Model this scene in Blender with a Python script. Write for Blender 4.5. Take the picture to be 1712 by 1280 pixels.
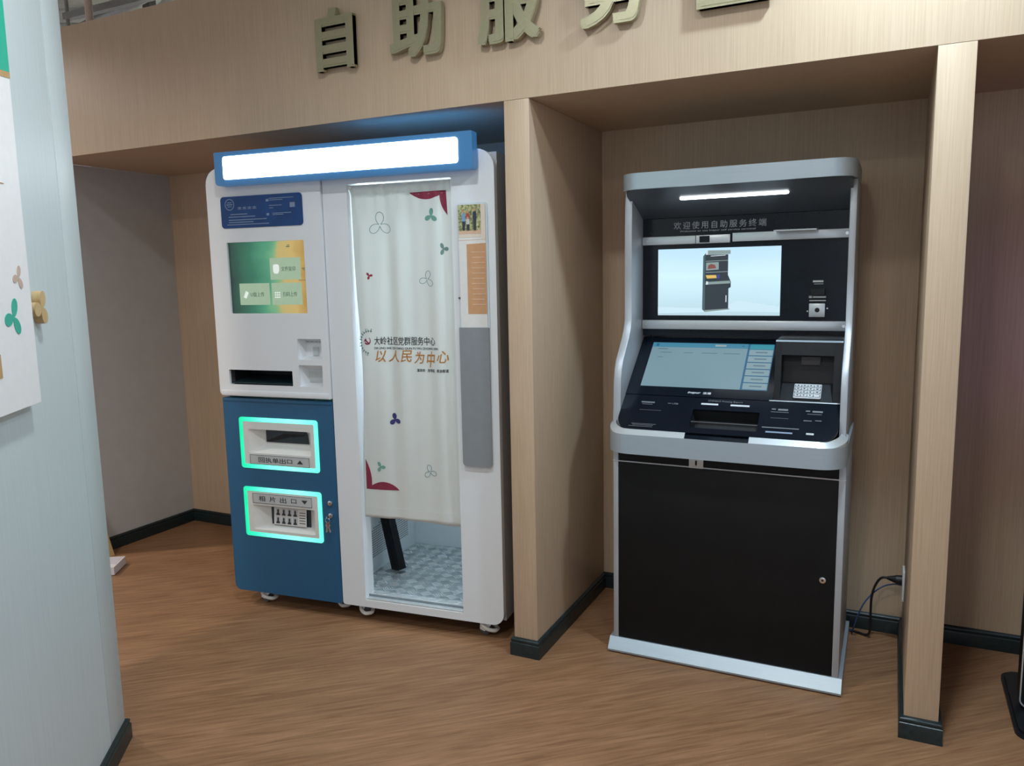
import bpy, bmesh, math, random
from mathutils import Matrix, Vector, geometry

random.seed(4)
for o in list(bpy.data.objects):
    bpy.data.objects.remove(o)
sc = bpy.context.scene
COL = sc.collection
R = math.radians

# ------------------------------------------------------------------ camera
cam_d = bpy.data.cameras.new('camera')
cam_d.sensor_fit = 'HORIZONTAL'
cam_d.sensor_width = 36.0
cam_d.lens = 27.4958
cam_d.clip_start = 0.02
cam = bpy.data.objects.new('camera', cam_d)
COL.objects.link(cam)
yaw, pitch, roll = R(-26.00096), R(-7.82317), R(-1.14069)
fwd = Vector((math.sin(yaw) * math.cos(pitch), math.cos(yaw) * math.cos(pitch), math.sin(pitch)))
rgt = Vector((math.cos(yaw), -math.sin(yaw), 0))
upv = rgt.cross(fwd)
r2 = math.cos(roll) * rgt + math.sin(roll) * upv
u2 = -math.sin(roll) * rgt + math.cos(roll) * upv
M = Matrix.Identity(4)
for i in range(3):
    M[i][0], M[i][1], M[i][2] = r2[i], u2[i], -fwd[i]
M.translation = Vector((1.3224, -2.68837, 1.51998))
cam.matrix_world = M
sc.camera = cam

# ------------------------------------------------------------------ world, lamps, exposure
w = bpy.data.worlds.new('world')
sc.world = w
w.use_nodes = True
bg = w.node_tree.nodes['Background']
bg.inputs[0].default_value = (0.83, 0.89, 1.0, 1)
bg.inputs[1].default_value = 0.72
vs = sc.view_settings
vs.view_transform = 'Standard'
vs.look = 'None'
vs.gamma = 1.0
vs.use_curve_mapping = False
vs.exposure = 0.18


def lamp(name, loc, energy, size, col=(1, 1, 1), spot=None, aim=None):
    d = bpy.data.lights.new(name, 'AREA')
    d.shape = 'DISK'
    d.size = size
    d.energy = energy
    d.color = col
    if spot:
        d.spread = R(spot)
    o = bpy.data.objects.new(name, d)
    COL.objects.link(o)
    o.location = loc
    if aim:
        o.rotation_euler = (Vector(aim) - Vector(loc)).to_track_quat('-Z', 'Y').to_euler()
    return o


LAMPS = [('ceiling_lamp_a', (1.38, -0.42, 3.05), 32, 0.14, (0.66, 0.85, 1.0)),
         ('ceiling_lamp_b', (0.8, -3.3, 3.05), 37, 0.30, (1.0, 0.94, 0.86)),
         ('ceiling_lamp_c', (-1.5, -2.7, 3.05), 50, 0.16, (1.0, 0.86, 0.70)),
         ('ceiling_lamp_d', (-3.9, -0.85, 3.05), 50, 0.16, (1.0, 0.90, 0.78)),
         ('ceiling_lamp_e', (0.06, -1.28, 3.05), 21, 0.18, (0.88, 0.95, 1.0)),
         ('ceiling_lamp_f', (1.15, -1.15, 3.05), 9, 0.18, (0.93, 0.97, 1.0))]
for nm, loc, en, sz, cl in LAMPS:
    lamp(nm, loc, en, sz, cl)

# ------------------------------------------------------------------ materials
MAT = {}


def nodes_of(name):
    m = bpy.data.materials.new(name)
    m.use_nodes = True
    nt = m.node_tree
    return m, nt, nt.nodes['Principled BSDF']


def pm(name, col, rough=0.5, metal=0.0, var=0.05, scale=40.0, stretch=(1, 1, 1), bump=0.0, rot=0.0,
       col2=None, spec=0.5, detail=4, coat=0.0):
    """Procedural Principled material: noise between two close colours, optional bump."""
    m, nt, b = nodes_of(name)
    tc = nt.nodes.new('ShaderNodeTexCoord')
    mp = nt.nodes.new('ShaderNodeMapping')
    mp.inputs['Scale'].default_value = stretch
    mp.inputs['Rotation'].default_value = (0, 0, rot)
    nz = nt.nodes.new('ShaderNodeTexNoise')
    nz.inputs['Scale'].default_value = scale
    nz.inputs['Detail'].default_value = detail
    rp = nt.nodes.new('ShaderNodeValToRGB')
    a = [max(0, c * (1 - var)) for c in col]
    c2 = col2 or [min(1, c * (1 + var)) for c in col]
    rp.color_ramp.elements[0].position = 0.3
    rp.color_ramp.elements[1].position = 0.7
    rp.color_ramp.elements[0].color = (*a, 1)
    rp.color_ramp.elements[1].color = (*c2, 1)
    L = nt.links.new
    L(tc.outputs['Object'], mp.inputs[0])
    L(mp.outputs[0], nz.inputs['Vector'])
    L(nz.outputs['Fac'], rp.inputs[0])
    L(rp.outputs[0], b.inputs['Base Color'])
    b.inputs['Roughness'].default_value = rough
    b.inputs['Metallic'].default_value = metal
    b.inputs['Specular IOR Level'].default_value = spec
    b.inputs['Coat Weight'].default_value = coat
    if bump:
        bp = nt.nodes.new('ShaderNodeBump')
        bp.inputs['Strength'].default_value = bump
        bp.inputs['Distance'].default_value = 0.002
        L(nz.outputs['Fac'], bp.inputs['Height'])
        L(bp.outputs[0], b.inputs['Normal'])
    MAT[name] = m
    return m


def em(name, col, strength, var=0.04, scale=8):
    m, nt, b = nodes_of(name)
    tc = nt.nodes.new('ShaderNodeTexCoord')
    nz = nt.nodes.new('ShaderNodeTexNoise')
    nz.inputs['Scale'].default_value = scale
    rp = nt.nodes.new('ShaderNodeValToRGB')
    rp.color_ramp.elements[0].color = (*[c * (1 - var) for c in col], 1)
    rp.color_ramp.elements[1].color = (*col, 1)
    L = nt.links.new
    L(tc.outputs['Object'], nz.inputs['Vector'])
    L(nz.outputs['Fac'], rp.inputs[0])
    L(rp.outputs[0], b.inputs['Emission Color'])
    b.inputs['Emission Strength'].default_value = strength
    b.inputs['Base Color'].default_value = (0.02, 0.02, 0.02, 1)
    b.inputs['Roughness'].default_value = 0.3
    MAT[name] = m
    return m


# light oak laminate with fine vertical grain
def laminate(name, c1, c2, c3):
    m, nt, b = nodes_of(name)
    tc = nt.nodes.new('ShaderNodeTexCoord')
    L = nt.links.new

    def nz(st, s, det):
        mp = nt.nodes.new('ShaderNodeMapping')
        mp.inputs['Scale'].default_value = st
        n = nt.nodes.new('ShaderNodeTexNoise')
        n.inputs['Scale'].default_value = s
        n.inputs['Detail'].default_value = det
        L(tc.outputs['Object'], mp.inputs[0])
        L(mp.outputs[0], n.inputs['Vector'])
        return n
    fine = nz((1, 1, 0.02), 260, 3)
    wide = nz((1, 1, 0.05), 24, 2)
    rp = nt.nodes.new('ShaderNodeValToRGB')
    rp.color_ramp.elements[0].position = 0.33
    rp.color_ramp.elements[0].color = (*c1, 1)
    rp.color_ramp.elements[1].position = 0.68
    rp.color_ramp.elements[1].color = (*c2, 1)
    mx = nt.nodes.new('ShaderNodeMixRGB')
    mx.blend_type = 'MULTIPLY'
    r2 = nt.nodes.new('ShaderNodeValToRGB')
    r2.color_ramp.elements[0].position = 0.3
    r2.color_ramp.elements[0].color = (*c3, 1)
    r2.color_ramp.elements[1].position = 0.7
    r2.color_ramp.elements[1].color = (1, 1, 1, 1)
    L(fine.outputs['Fac'], rp.inputs[0])
    L(wide.outputs['Fac'], r2.inputs[0])
    L(rp.outputs[0], mx.inputs[1])
    L(r2.outputs[0], mx.inputs[2])
    mx.inputs[0].default_value = 1.0
    L(mx.outputs[0], b.inputs['Base Color'])
    b.inputs['Roughness'].default_value = 0.42
    b.inputs['Specular IOR Level'].default_value = 0.4
    MAT[name] = m


laminate('oak', (0.505, 0.370, 0.250), (0.575, 0.435, 0.305), (0.95, 0.945, 0.94))


def floor_mat():
    m, nt, b = nodes_of('floor_vinyl')
    L = nt.links.new
    tc = nt.nodes.new('ShaderNodeTexCoord')
    rot = nt.nodes.new('ShaderNodeMapping')
    rot.inputs['Rotation'].default_value = (0, 0, R(-40.5))
    L(tc.outputs['Object'], rot.inputs[0])

    def nz(st, s, det, dist=0.0):
        mp = nt.nodes.new('ShaderNodeMapping')
        mp.inputs['Scale'].default_value = st
        n = nt.nodes.new('ShaderNodeTexNoise')
        n.inputs['Scale'].default_value = s
        n.inputs['Detail'].default_value = det
        n.inputs['Distortion'].default_value = dist
        L(rot.outputs[0], mp.inputs[0])
        L(mp.outputs[0], n.inputs['Vector'])
        return n
    a = nz((0.07, 1, 1), 70, 7, 0.5)
    bb = nz((0.14, 1, 1), 9, 4, 1.2)
    c = nz((0.03, 1, 1), 160, 3, 0.2)

    def ramp(src, p0, c0, p1, c1):
        r = nt.nodes.new('ShaderNodeValToRGB')
        r.color_ramp.elements[0].position = p0
        r.color_ramp.elements[0].color = (*c0, 1)
        r.color_ramp.elements[1].position = p1
        r.color_ramp.elements[1].color = (*c1, 1)
        L(src.outputs['Fac'], r.inputs[0])
        return r
    ra = ramp(a, 0.32, (0.235, 0.118, 0.058), 0.66, (0.340, 0.188, 0.099))
    rb = ramp(bb, 0.30, (0.82, 0.80, 0.78), 0.62, (1, 1, 1))
    rc = ramp(c, 0.30, (0.85, 0.84, 0.83), 0.55, (1, 1, 1))
    prev = ra
    for r in (rb, rc):
        mx = nt.nodes.new('ShaderNodeMixRGB')
        mx.blend_type = 'MULTIPLY'
        mx.inputs[0].default_value = 1
        L(prev.outputs[0], mx.inputs[1])
        L(r.outputs[0], mx.inputs[2])
        prev = mx
    L(prev.outputs[0], b.inputs['Base Color'])
    b.inputs['Roughness'].default_value = 0.48
    b.inputs['Specular IOR Level'].default_value = 0.35
    bp = nt.nodes.new('ShaderNodeBump')
    bp.inputs['Strength'].default_value = 0.12
    bp.inputs['Distance'].default_value = 0.002
    L(a.outputs['Fac'], bp.inputs['Height'])
    L(bp.outputs[0], b.inputs['Normal'])
    MAT['floor_vinyl'] = m


floor_mat()
pm('white_board', (0.58, 0.665, 0.685), 0.45, var=0.03, scale=120, stretch=(1, 1, 0.03))
pm('grey_paint', (0.50, 0.50, 0.49), 0.6, var=0.03, scale=15)
pm('skirting', (0.010, 0.020, 0.022), 0.35, var=0.3, scale=60)
pm('concrete', (0.42, 0.43, 0.38), 0.9, var=0.25, scale=6, bump=0.3)
pm('pipe_grey', (0.30, 0.29, 0.27), 0.5, metal=0.6, var=0.1)
pm('booth_white', (0.73, 0.755, 0.775), 0.38, var=0.015, scale=200)
pm('booth_grey', (0.42, 0.43, 0.45), 0.5, var=0.03)
pm('booth_blue', (0.014, 0.098, 0.205), 0.38, var=0.05, scale=90)
pm('sign_blue', (0.010, 0.050, 0.175), 0.25, var=0.15, scale=14, spec=0.25)
pm('insert_grey', (0.70, 0.71, 0.68), 0.42, var=0.02)
pm('label_grey', (0.50, 0.53, 0.53), 0.4, var=0.03)
pm('black_plastic', (0.008, 0.010, 0.013), 0.42, var=0.2, spec=0.3)
pm('black_gloss', (0.0045, 0.008, 0.014), 0.18, var=0.2, scale=10, spec=0.3)
pm('black_door', (0.0050, 0.0054, 0.0060), 0.5, var=0.2, scale=10, spec=0.25)
pm('underside', (0.075, 0.090, 0.108), 0.32, var=0.05, scale=10)
pm('dark_hole', (0.006, 0.008, 0.010), 0.7, var=0.2)
pm('slot_dark', (0.015, 0.035, 0.045), 0.35, var=0.2)
pm('silver', (0.42, 0.50, 0.56), 0.38, metal=0.45, var=0.03, scale=260, stretch=(0.03, 1, 1))
pm('silver_bright', (0.60, 0.65, 0.68), 0.30, metal=0.5, var=0.03, scale=260, stretch=(0.03, 1, 1))
pm('silver_side', (0.44, 0.47, 0.51), 0.45, metal=0.4, var=0.03, scale=260, stretch=(1, 1, 0.03))
pm('chrome', (0.75, 0.76, 0.77), 0.2, metal=1.0, var=0.03)
pm('gold', (0.36, 0.325, 0.20), 0.38, metal=0.35, var=0.05, scale=90)
pm('caster_white', (0.76, 0.75, 0.72), 0.45, var=0.03)
pm('rubber_grey', (0.07, 0.07, 0.075), 0.6, var=0.1)
pm('tread_plate', (0.24, 0.29, 0.32), 0.40, metal=0.3, var=0.1, scale=30)
pm('tread_bar', (0.66, 0.71, 0.73), 0.25, metal=0.5, var=0.05, scale=30)
pm('interior_white', (0.58, 0.66, 0.70), 0.5, var=0.02)
pm('ink_grey', (0.030, 0.035, 0.038), 0.7, var=0.1)
pm('ink_orange', (0.46, 0.20, 0.045), 0.7, var=0.25, scale=160)
pm('ink_maroon', (0.23, 0.020, 0.052), 0.7, var=0.1)
pm('ink_green', (0.15, 0.36, 0.29), 0.7, var=0.1)
pm('ink_slate', (0.16, 0.26, 0.25), 0.7, var=0.1)
pm('ink_navy', (0.035, 0.035, 0.15), 0.7, var=0.1)
pm('ink_red', (0.30, 0.03, 0.05), 0.7, var=0.1)
pm('ink_white', (0.62, 0.66, 0.70), 0.5, var=0.05)
pm('print_dim', (0.15, 0.165, 0.18), 0.5, var=0.05)
pm('ink_pale', (0.20, 0.27, 0.38), 0.5, var=0.05)
pm('ink_faint', (0.34, 0.38, 0.42), 0.5, var=0.05)
pm('paper_white', (0.72, 0.71, 0.68), 0.6, var=0.02)
pm('paper_cream', (0.72, 0.62, 0.52), 0.6, var=0.03)
pm('paper_orange', (0.55, 0.30, 0.15), 0.6, var=0.05)
pm('paper_peach', (0.66, 0.44, 0.31), 0.6, var=0.03)
pm('foliage', (0.10, 0.17, 0.03), 0.6, var=0.8, scale=110, col2=(0.62, 0.62, 0.30), detail=3)
pm('shirt_red', (0.36, 0.06, 0.05), 0.6)
pm('shirt_blue', (0.18, 0.32, 0.55), 0.6)
pm('shirt_navy', (0.02, 0.03, 0.07), 0.6)
pm('trouser_dark', (0.03, 0.035, 0.05), 0.6)
pm('skin_print', (0.48, 0.28, 0.19), 0.6)
pm('acrylic_grey', (0.235, 0.25, 0.265), 0.25, var=0.03)
pm('mint', (0.03, 0.42, 0.30), 0.5, var=0.05)
pm('peach_print', (0.58, 0.44, 0.36), 0.5, var=0.05)
pm('pine', (0.56, 0.40, 0.19), 0.5, var=0.12, scale=60, stretch=(1, 1, 0.2))
pm('poster_white', (0.85, 0.855, 0.86), 0.5, var=0.015)
pm('poster_green', (0.02, 0.45, 0.30), 0.5, var=0.04)
pm('poster_tan', (0.50, 0.32, 0.14), 0.5, var=0.06)
pm('cord_black', (0.012, 0.012, 0.013), 0.45, var=0.1)
pm('cord_blue', (0.06, 0.11, 0.28), 0.45, var=0.1)
pm('tray_white', (0.66, 0.62, 0.64), 0.5, var=0.03)
pm('key_metal', (0.62, 0.64, 0.66), 0.35, metal=0.4, var=0.08, scale=200)

em('box_light', (0.90, 0.97, 1.0), 5.5, 0.02)
em('booth_light', (0.84, 0.95, 1.0), 11.0, 0.02)
em('blue_fill', (0.03, 0.20, 0.60), 17.0, 0.02)  # added blue glow for the soffit over the booth
em('fill_glow', (0.95, 0.98, 0.90), 90.0, 0.01)  # added fill light for the ceiling behind the header
em('kiosk_led', (0.92, 0.98, 1.0), 6.0, 0.02)
em('tile_glow', (0.36, 0.50, 0.34), 0.8, 0.12, 30)
em('tile_icon', (0.72, 0.80, 0.74), 0.9)
em('tile_ink', (0.06, 0.11, 0.07), 0.8)
em('scr_ink', (0.13, 0.24, 0.30), 0.6)
em('scr_head', (0.055, 0.26, 0.40), 0.75)
em('scr_teal', (0.035, 0.31, 0.40), 0.75)
em('scr_side', (0.02, 0.13, 0.26), 0.75)
em('scr_panel', (0.22, 0.37, 0.44), 0.72, 0.15, 3)
em('scr_btn', (0.26, 0.40, 0.46), 0.72, 0.08)
em('img_dark', (0.017, 0.028, 0.038), 1.0)
em('img_side', (0.05, 0.10, 0.12), 1.0)
em('img_silver', (0.22, 0.29, 0.29), 1.0)
em('img_light', (0.60, 0.70, 0.72), 1.0)
em('img_red', (0.20, 0.06, 0.05), 1.0)
em('img_gold', (0.68, 0.45, 0.11), 1.0)
em('img_blue', (0.03, 0.045, 0.22), 1.0)
em('img_shadow', (0.56, 0.74, 0.84), 1.0)
em('violet_fill', (0.36, 0.20, 1.0), 0.5)  # added violet glow to tint the right niche


def glow_casing():
    """Blue acrylic casing of the light box: lets some of the lamp light through."""
    m, nt, b = nodes_of('blue_acrylic')
    L = nt.links.new
    tc = nt.nodes.new('ShaderNodeTexCoord')
    nz = nt.nodes.new('ShaderNodeTexNoise')
    nz.inputs['Scale'].default_value = 2.5
    rp = nt.nodes.new('ShaderNodeValToRGB')
    rp.color_ramp.elements[0].color = (0.025, 0.095, 0.22, 1)
    rp.color_ramp.elements[1].color = (0.035, 0.13, 0.27, 1)
    L(tc.outputs['Object'], nz.inputs['Vector'])
    L(nz.outputs['Fac'], rp.inputs[0])
    L(rp.outputs[0], b.inputs['Base Color'])
    L(rp.outputs[0], b.inputs['Emission Color'])
    b.inputs['Emission Strength'].default_value = 0.55
    b.inputs['Roughness'].default_value = 0.35
    MAT['blue_acrylic'] = m


glow_casing()


def gradient_screen(name, stops, axis, rot=0.0, noise=0.0, strength=1.0, scale=3.0):
    """Display content: a colour ramp across the display (generated coordinates), disturbed by noise."""
    m, nt, b = nodes_of(name)
    L = nt.links.new
    tc = nt.nodes.new('ShaderNodeTexCoord')
    sp = nt.nodes.new('ShaderNodeSeparateXYZ')
    L(tc.outputs['Generated'], sp.inputs[0])
    nz = nt.nodes.new('ShaderNodeTexNoise')
    nz.inputs['Scale'].default_value = scale
    nz.inputs['Detail'].default_value = 5
    L(tc.outputs['Generated'], nz.inputs['Vector'])
    md = nt.nodes.new('ShaderNodeMath')
    md.operation = 'MULTIPLY_ADD'
    L(nz.outputs['Fac'], md.inputs[0])
    md.inputs[1].default_value = noise
    L(sp.outputs[axis], md.inputs[2])
    sb = nt.nodes.new('ShaderNodeMath')
    sb.operation = 'SUBTRACT'
    L(md.outputs[0], sb.inputs[0])
    sb.inputs[1].default_value = noise * 0.5
    rp = nt.nodes.new('ShaderNodeValToRGB')
    cr = rp.color_ramp
    while len(cr.elements) < len(stops):
        cr.elements.new(0.5)
    for e_, (p, c) in zip(cr.elements, stops):
        e_.position = p
        e_.color = (*c, 1)
    L(sb.outputs[0], rp.inputs[0])
    L(rp.outputs[0], b.inputs['Emission Color'])
    b.inputs['Emission Strength'].default_value = strength
    b.inputs['Base Color'].default_value = (0.01, 0.01, 0.01, 1)
    b.inputs['Roughness'].default_value = 0.25
    MAT[name] = m


gradient_screen('booth_screen', [(0.0, (0.010, 0.040, 0.028)), (0.30, (0.025, 0.16, 0.09)), (0.5, (0.07, 0.30, 0.17)),
                                 (0.60, (0.16, 0.40, 0.20)), (0.68, (0.50, 0.40, 0.14)), (0.85, (0.56, 0.40, 0.13)), (1, (0.42, 0.25, 0.05))],
                0, noise=0.28, scale=3.2, strength=0.85)
gradient_screen('ad_screen', [(0.0, (0.44, 0.60, 0.68)), (0.25, (0.50, 0.70, 0.80)), (0.6, (0.58, 0.80, 0.92)), (1, (0.45, 0.68, 0.86))],
                2, noise=0.25, scale=1.6, strength=1.02)


gradient_screen('ring_green', [(0.0, (0.0, 0.62, 0.30)), (0.12, (0.03, 0.80, 0.46)), (0.35, (0.16, 0.98, 0.66)), (0.7, (0.26, 1.0, 0.76)), (1, (0.12, 0.95, 0.62))], 0, noise=0.25, scale=2.0, strength=1.3)


def curtain_mat():
    m, nt, b = nodes_of('curtain_cloth')
    L = nt.links.new
    tc = nt.nodes.new('ShaderNodeTexCoord')
    wv = nt.nodes.new('ShaderNodeTexNoise')
    wv.inputs['Scale'].default_value = 900
    rp = nt.nodes.new('ShaderNodeValToRGB')
    rp.color_ramp.elements[0].color = (0.78, 0.79, 0.75, 1)
    rp.color_ramp.elements[1].color = (0.86, 0.865, 0.83, 1)
    L(tc.outputs['Object'], wv.inputs['Vector'])
    L(wv.outputs['Fac'], rp.inputs[0])
    L(rp.outputs[0], b.inputs['Base Color'])
    b.inputs['Roughness'].default_value = 0.85
    tr = nt.nodes.new('ShaderNodeBsdfTranslucent')
    tr.inputs[0].default_value = (0.55, 0.62, 0.62, 1)
    mx = nt.nodes.new('ShaderNodeMixShader')
    mx.inputs[0].default_value = 0.28
    out = nt.nodes['Material Output']
    L(b.outputs[0], mx.inputs[1])
    L(tr.outputs[0], mx.inputs[2])
    L(mx.outputs[0], out.inputs[0])
    MAT['curtain_cloth'] = m


curtain_mat()

# ------------------------------------------------------------------ mesh helpers
I4 = Matrix.Identity(4)
# a plate drawn in (x, z) facing -y: local plate coords (u, v, depth) -> (x, depth, z)
FRONT = Matrix(((1, 0, 0, 0), (0, 0, 1, 0), (0, 1, 0, 0), (0, 0, 0, 1)))


def obj(name, me, mat, parent=None, smooth=None):
    if isinstance(me, bmesh.types.BMesh):
        bm = me
        bmesh.ops.recalc_face_normals(bm, faces=bm.faces)
        me = bpy.data.meshes.new(name)
        bm.to_mesh(me)
        bm.free()
    if mat and not me.materials:
        me.materials.append(MAT[mat])
    if smooth is not None:
        for p in me.polygons:
            p.use_smooth = True
        me.set_sharp_from_angle(angle=R(smooth))
    o = bpy.data.objects.new(name, me)
    COL.objects.link(o)
    o.parent = parent
    return o


def empty(name, loc, rz=0.0):
    o = bpy.data.objects.new(name, None)
    o.empty_display_size = 0.05
    COL.objects.link(o)
    o.location = loc
    o.rotation_euler = (0, 0, rz)
    return o


def tag(o, label, cat, group=None):
    o['label'] = label
    o['category'] = cat
    if group:
        o['group'] = group
    return o


def struct(o):
    o['kind'] = 'structure'
    return o


def b_box(bm, x0, x1, y0, y1, z0, z1, mat=None):
    vs_ = [bm.verts.new((x, y, z)) for z in (z0, z1) for y in (y0, y1) for x in (x0, x1)]
    fs = []
    for f in ((0, 1, 3, 2), (4, 6, 7, 5), (0, 4, 5, 1), (2, 3, 7, 6), (0, 2, 6, 4), (1, 5, 7, 3)):
        fs.append(bm.faces.new([vs_[i] for i in f]))
    if mat is not None:
        for v in vs_:
            v.co = mat @ v.co
    return vs_


def box(name, x0, x1, y0, y1, z0, z1, mat, parent=None, bev=0.0, seg=2, mtx=None, smooth=40):
    bm = bmesh.new()
    b_box(bm, x0, x1, y0, y1, z0, z1)
    if bev:
        bmesh.ops.recalc_face_normals(bm, faces=bm.faces)
        bmesh.ops.bevel(bm, geom=bm.edges[:], offset=bev, segments=seg, affect='EDGES', profile=0.5)
    if mtx is not None:
        bmesh.ops.transform(bm, matrix=mtx, verts=bm.verts)
    return obj(name, bm, mat, parent, smooth if bev else None)


def rrect(x0, x1, z0, z1, r, seg=6, radii=None):
    """Rounded rectangle, counter-clockwise, radii = (bl, br, tr, tl)."""
    rr = radii or (r, r, r, r)
    cs = [((x0, z0), rr[0], 180, 1, 1), ((x1, z0), rr[1], 270, -1, 1), ((x1, z1), rr[2], 0, -1, -1), ((x0, z1), rr[3], 90, 1, -1)]
    pts = []
    for (cx, cz), q, a0, sx, sz in cs:
        if q <= 1e-5:
            pts.append((cx, cz))
            continue
        ox, oz = cx + sx * q, cz + sz * q
        for k in range(seg + 1):
            a = R(a0 + 90 * k / seg)
            pts.append((ox + q * math.cos(a), oz + q * math.sin(a)))
    return pts


def b_plate(bm, outer, holes, d0, d1, mtx=FRONT, zf=None):
    """Flat plate with holes between depth d0 (front) and d1; 2-D outline -> mtx."""
    loops = [list(outer)] + [list(h) for h in holes]
    tri = geometry.tessellate_polygon([[Vector((p[0], p[1], 0)) for p in lp] for lp in loops])
    flat = [p for lp in loops for p in lp]
    fa = [bm.verts.new(mtx @ Vector((p[0], p[1], d0))) for p in flat]
    ba = [bm.verts.new(mtx @ Vector((p[0], p[1], d1))) for p in flat]
    for t in tri:
        try:
            bm.faces.new([fa[i] for i in t])
            bm.faces.new([ba[i] for i in reversed(t)])
        except ValueError:
            pass
    k = 0
    for lp in loops:
        n = len(lp)
        for i in range(n):
            a, b_ = k + i, k + (i + 1) % n
            bm.faces.new([fa[a], fa[b_], ba[b_], ba[a]])
        k += n


def plate(name, outer, d0, d1, mat, parent=None, holes=(), mtx=FRONT, smooth=30):
    bm = bmesh.new()
    b_plate(bm, outer, holes, d0, d1, mtx)
    return obj(name, bm, mat, parent, smooth)


def prism_yz(name, poly, x0, x1, mat, parent=None, bev=0.0, smooth=35):
    """Side profile (y, z) extruded along x."""
    bm = bmesh.new()
    m = Matrix(((0, 0, 1, 0), (1, 0, 0, 0), (0, 1, 0, 0), (0, 0, 0, 1)))
    a = [bm.verts.new(m @ Vector((p[0], p[1], x0))) for p in poly]
    b_ = [bm.verts.new(m @ Vector((p[0], p[1], x1))) for p in poly]
    bm.faces.new(a)
    bm.faces.new(list(reversed(b_)))
    n = len(poly)
    for i in range(n):
        bm.faces.new([a[i], b_[i], b_[(i + 1) % n], a[(i + 1) % n]])
    if bev:
        bmesh.ops.recalc_face_normals(bm, faces=bm.faces)
        ed = [e_ for e_ in bm.edges if len(e_.link_faces) == 2 and e_.calc_face_angle(0) > R(50)]
        bmesh.ops.bevel(bm, geom=ed, offset=bev, segments=2, affect='EDGES', profile=0.5)
    return obj(name, bm, mat, parent, smooth)


def b_cyl(bm, p, axis, r, h, seg=20, r2_=None):
    q = Vector(axis).to_track_quat('Z', 'Y').to_matrix().to_4x4()
    m = Matrix.Translation(Vector(p)) @ q @ Matrix.Translation((0, 0, h / 2))
    bmesh.ops.create_cone(bm, cap_ends=True, segments=seg, radius1=r, radius2=r if r2_ is None else r2_, depth=h, matrix=m)


def cyl(name, p, axis, r, h, mat, parent=None, seg=24, r2_=None, bev=0.0):
    bm = bmesh.new()
    b_cyl(bm, p, axis, r, h, seg, r2_)
    if bev:
        ed = [e_ for e_ in bm.edges if len(e_.link_faces) == 2 and e_.calc_face_angle(0) > R(50)]
        bmesh.ops.bevel(bm, geom=ed, offset=bev, segments=2, affect='EDGES', profile=0.5)
    return obj(name, bm, mat, parent, 40)


def tube(name, pts, r, mat, parent=None, seg=10, sub=8):
    """Smooth tube through points (Catmull-Rom)."""
    P = [Vector(p) for p in pts]
    C = []
    for i in range(len(P) - 1):
        p0, p1, p2, p3 = P[max(i - 1, 0)], P[i], P[i + 1], P[min(i + 2, len(P) - 1)]
        for k in range(sub):
            t = k / sub
            C.append(0.5 * ((2 * p1) + (p2 - p0) * t + (2 * p0 - 5 * p1 + 4 * p2 - p3) * t * t + (3 * p1 - p0 - 3 * p2 + p3) * t ** 3))
    C.append(P[-1])
    bm = bmesh.new()
    rings = []
    nrm = None
    for i, c in enumerate(C):
        d = (C[min(i + 1, len(C) - 1)] - C[max(i - 1, 0)]).normalized()
        if nrm is None:
            nrm = d.orthogonal().normalized()
        nrm = (nrm - d * nrm.dot(d)).normalized()
        bi = d.cross(nrm)
        rings.append([bm.verts.new(c + r * (math.cos(2 * math.pi * k / seg) * nrm + math.sin(2 * math.pi * k / seg) * bi)) for k in range(seg)])
    for a, b_ in zip(rings, rings[1:]):
        for k in range(seg):
            bm.faces.new([a[k], a[(k + 1) % seg], b_[(k + 1) % seg], b_[k]])
    bm.faces.new(rings[0])
    bm.faces.new(rings[-1])
    return obj(name, bm, mat, parent, 60)


def text_mesh(s, extrude=0.0, offset=0.0, shear=0.0, res=4, space=1.0):
    cu = bpy.data.curves.new('text', 'FONT')
    cu.body = s
    cu.size = 1.0
    cu.extrude = extrude
    cu.offset = offset
    cu.shear = shear
    cu.resolution_u = res
    cu.space_character = space
    o = bpy.data.objects.new('text', cu)
    COL.objects.link(o)
    dg = bpy.context.evaluated_depsgraph_get()
    dg.update()
    me = bpy.data.meshes.new_from_object(o.evaluated_get(dg))
    bpy.data.objects.remove(o)
    bpy.data.curves.remove(cu)
    me.materials.clear()
    return me


def fit_text(name, s, x0, x1, z0, z1, mat, parent, y=-0.0015, thick=0.001, offset=0.0, shear=0.0, mtx=None, drape=None, slant=0.0, space=1.0):
    """Lettering stretched into a box in the (x, z) plane, front at y, facing -y."""
    me = text_mesh(s, extrude=0.01, offset=offset, shear=shear, space=space)
    xs = [v.co.x for v in me.vertices]
    ys = [v.co.y for v in me.vertices]
    ax, bx, ay, by = min(xs), max(xs), min(ys), max(ys)
    for v in me.vertices:
        u = (v.co.x - ax) / (bx - ax)
        t = (v.co.y - ay) / (by - ay)
        p = Vector((x0 + u * (x1 - x0), y if v.co.z > 0 else y + thick, z0 + t * (z1 - z0) + slant * u))
        if drape:
            p.y = drape(p.x, p.z) + (-0.0022 if v.co.z > 0 else -0.0012)
        v.co = mtx @ p if mtx is not None else p
    me.update()
    return obj(name, me, mat, parent)


def bars(name, rects, mat, parent, y=-0.0012, thick=0.0008, mtx=None):
    """Rows of print too small to read: thin raised lines, one mesh."""
    bm = bmesh.new()
    for x0, x1, z0, z1 in rects:
        b_box(bm, x0, x1, y, y + thick, z0, z1, mtx)
    return obj(name, bm, mat, parent)


def flat(name, poly, mat, parent, y=-0.001, thick=0.0008, mtx=None):
    m = FRONT if mtx is None else mtx @ FRONT
    return plate(name, poly, y, y + thick, mat, parent, mtx=m)


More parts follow.
